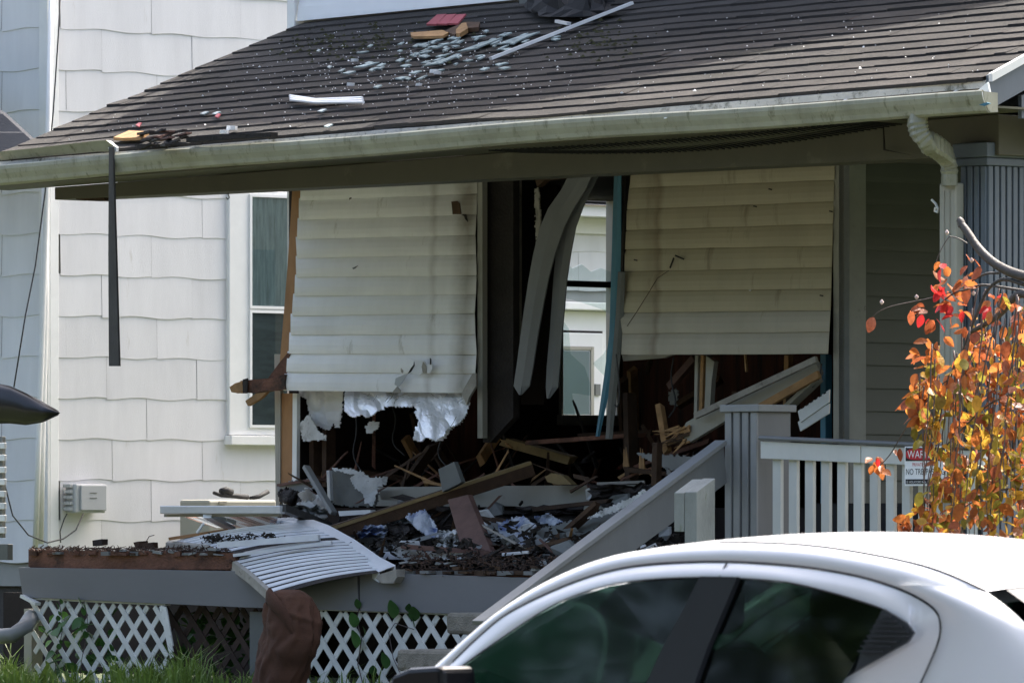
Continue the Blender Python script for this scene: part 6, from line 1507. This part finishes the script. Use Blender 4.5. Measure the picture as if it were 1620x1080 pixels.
# interior
def seat(x, y, ins, w_=.46):
    st_ = thing if False else None
    c0 = CP(x, y, ins); b = B()
    b.box((c0.x - .09, c0.y - .13, c0.z - .06), (c0.x + .03, c0.y + .13, c0.z + .13)); b.build('headrest', M['seat'], car, bevel=.05, smooth=True)
    b = B().bar((c0.x, c0.y, c0.z - .12), (c0.x - .14, c0.y, c0.z - .75), w_, .16, up=(1, 0, 0)); b.build('seat_back', M['seat'], car, bevel=.05, smooth=True)
for ins in (.5, 1.25):
    seat(1135, 975, ins); seat(1345, 985, ins)
B().box((CP(1345, 1000, .5).x - .05, VC + .3, .3), (CP(1345, 1000, .5).x + .3, VC + WID - .3, CP(1345, 1035, .5).z)).build('rear_bench', M['seat'], car, bevel=.04)
rows = [[crown(i, .05 + .9 * j / 8) + Vector((0, 0, -.045)) for j in range(9)] for i in range(iw + 4, n3)]
B().grid(rows).build('headliner', M['seat'], car, smooth=True)
B().box((CP(700, 1100, .3).x, VC + .25, .5), (CP(820, 1100, .3).x, VC + WID - .25, CP(760, 1085, .3).z)).build('dashboard', M['seat'], car, bevel=.04)
tor = []
for k_ in range(25):
    a = 2 * math.pi * k_ / 24; tor.append(Vector((CP(930, 1090, .5).x + .05 * math.sin(a), VC + 1.2 + .18 * math.cos(a), CP(930, 1100, .5).z + .17 * math.sin(a))))
B().tube(tor, .016, 6).build('steering_wheel', M['seat'], car, smooth=True)
B().box((ub0 + .6, VC + .2, .2), (ub1 - .5, VC + WID - .2, .45)).build('cabin_floor', M['seat'], car)

# ================================================================ ADDED TREES (outside the view: they shade the low sky and show in the car windows)
rnd = random.Random(3); lb = B()
for c in range(60):
    a = rnd.uniform(0, 6.28); h_ = rnd.uniform(-1, 1); r_ = 2.9 * math.sqrt(max(0, 1 - h_ * h_)) * rnd.uniform(.4, 1); cc = Vector((math.cos(a) * r_, math.sin(a) * r_, 8.0 + h_ * 3.6))
    for q in range(330):
        p = cc + Vector((rnd.gauss(0, .5), rnd.gauss(0, .5), rnd.gauss(0, .38))); s_ = rnd.uniform(.05, .12)
        d1 = Vector((rnd.gauss(0, 1), rnd.gauss(0, 1), rnd.gauss(0, .6))).normalized() * s_; d2 = d1.orthogonal().normalized() * s_ * .6
        lb.add([p - d1, p + d2, p + d1, p - d2], [(0, 1, 2, 3)])
crown_me = lb.mesh('crown', M['treeleaf'], Vector((0, 0, 0)))
tb_ = B().tube([(0, 0, 0), (.05, 0, 2), (0, .1, 4.5), (.1, 0, 8)], .24, 10, .06)
for q in range(6):
    a = q * 1.05; tb_.tube([(0, .05, 3.8 + q * .4), (math.cos(a) * 1.1, math.sin(a) * 1.1, 5.4 + q * .35), (math.cos(a) * 2.2, math.sin(a) * 2.2, 6.6 + q * .3)], .09, 6, .03)
trunk_me = tb_.mesh('trunk', M['bark'], Vector((0, 0, 0)), True)
hb = B()
for q in range(70000):
    y = rnd.uniform(-24, 24); top_ = 15.5 + 2.2 * math.sin(y * .7) + 1.2 * math.sin(y * 1.9); x = rnd.uniform(-1.6, 1.6); z = rnd.uniform(.1, top_)
    s_ = rnd.uniform(.07, .15); d1 = Vector((rnd.gauss(0, 1), rnd.gauss(0, 1), rnd.gauss(0, .7))).normalized() * s_; d2 = d1.orthogonal().normalized() * s_ * .8
    p = Vector((x + .6 * math.sin(y * 1.3 + z * .5), y, z)); hb.add([p - d1, p + d2, p + d1, p - d2], [(0, 1, 2, 3)])
ho = bpy.data.objects.new('tree_row', hb.mesh('tree_row', M['treeleaf'], Vector((0, 0, 0)))); col.objects.link(ho); ho.location = (-46, 36, 0)  # unseen row added as a dark backdrop for the car window reflections
tag(ho, 'tall dense row of trees added left of the view, darkening the car window reflections', 'trees', None, 'stuff')
TREES = [(u_, -25.5 + (i % 2) * 1.2, 1.0 + .12 * (i % 3), 1) for i, u_ in enumerate((11, 17, 22.5))] + [(33, -24, 1.1, 1), (40, -26, 1.15, 1)] + [(u_, -38, 1.35, 1) for u_ in (-30, -20, -10, 0, 10, 20)] + [(48, -14, 1.0, 1)]
ords = ('first', 'second', 'third', 'fourth', 'fifth', 'sixth', 'seventh', 'eighth')
for i, (u_, v_, s_, _) in enumerate(TREES):
    t = bpy.data.objects.new('shading_tree', None); col.objects.link(t); t.location = Wd((u_, v_, 0)); t.scale = (s_, s_, s_); t.rotation_euler = (0, 0, i * 1.3)
    tag(t, ('added shading tree on the near verge, %s from the left end of the row' % ords[i]) if i < 3 else ('added shading tree right of the camera, %s one' % ('first', 'second')[i - 3]) if i < 5 else ('added tall tree in the unseen back row, %s from the left' % ords[i - 5]) if i < 11 else 'added green tree on the lawn right of the view', 'tree', 'unseen trees around the camera')
    for nm, me in (('crown', crown_me), ('trunk', trunk_me)):  # crown and trunk of each added shading tree
        o = bpy.data.objects.new(nm, me); col.objects.link(o); o.parent = t
print('objects', len(bpy.data.objects), 'tris', sum(len(o.data.polygons) for o in bpy.data.objects if o.type == 'MESH'))
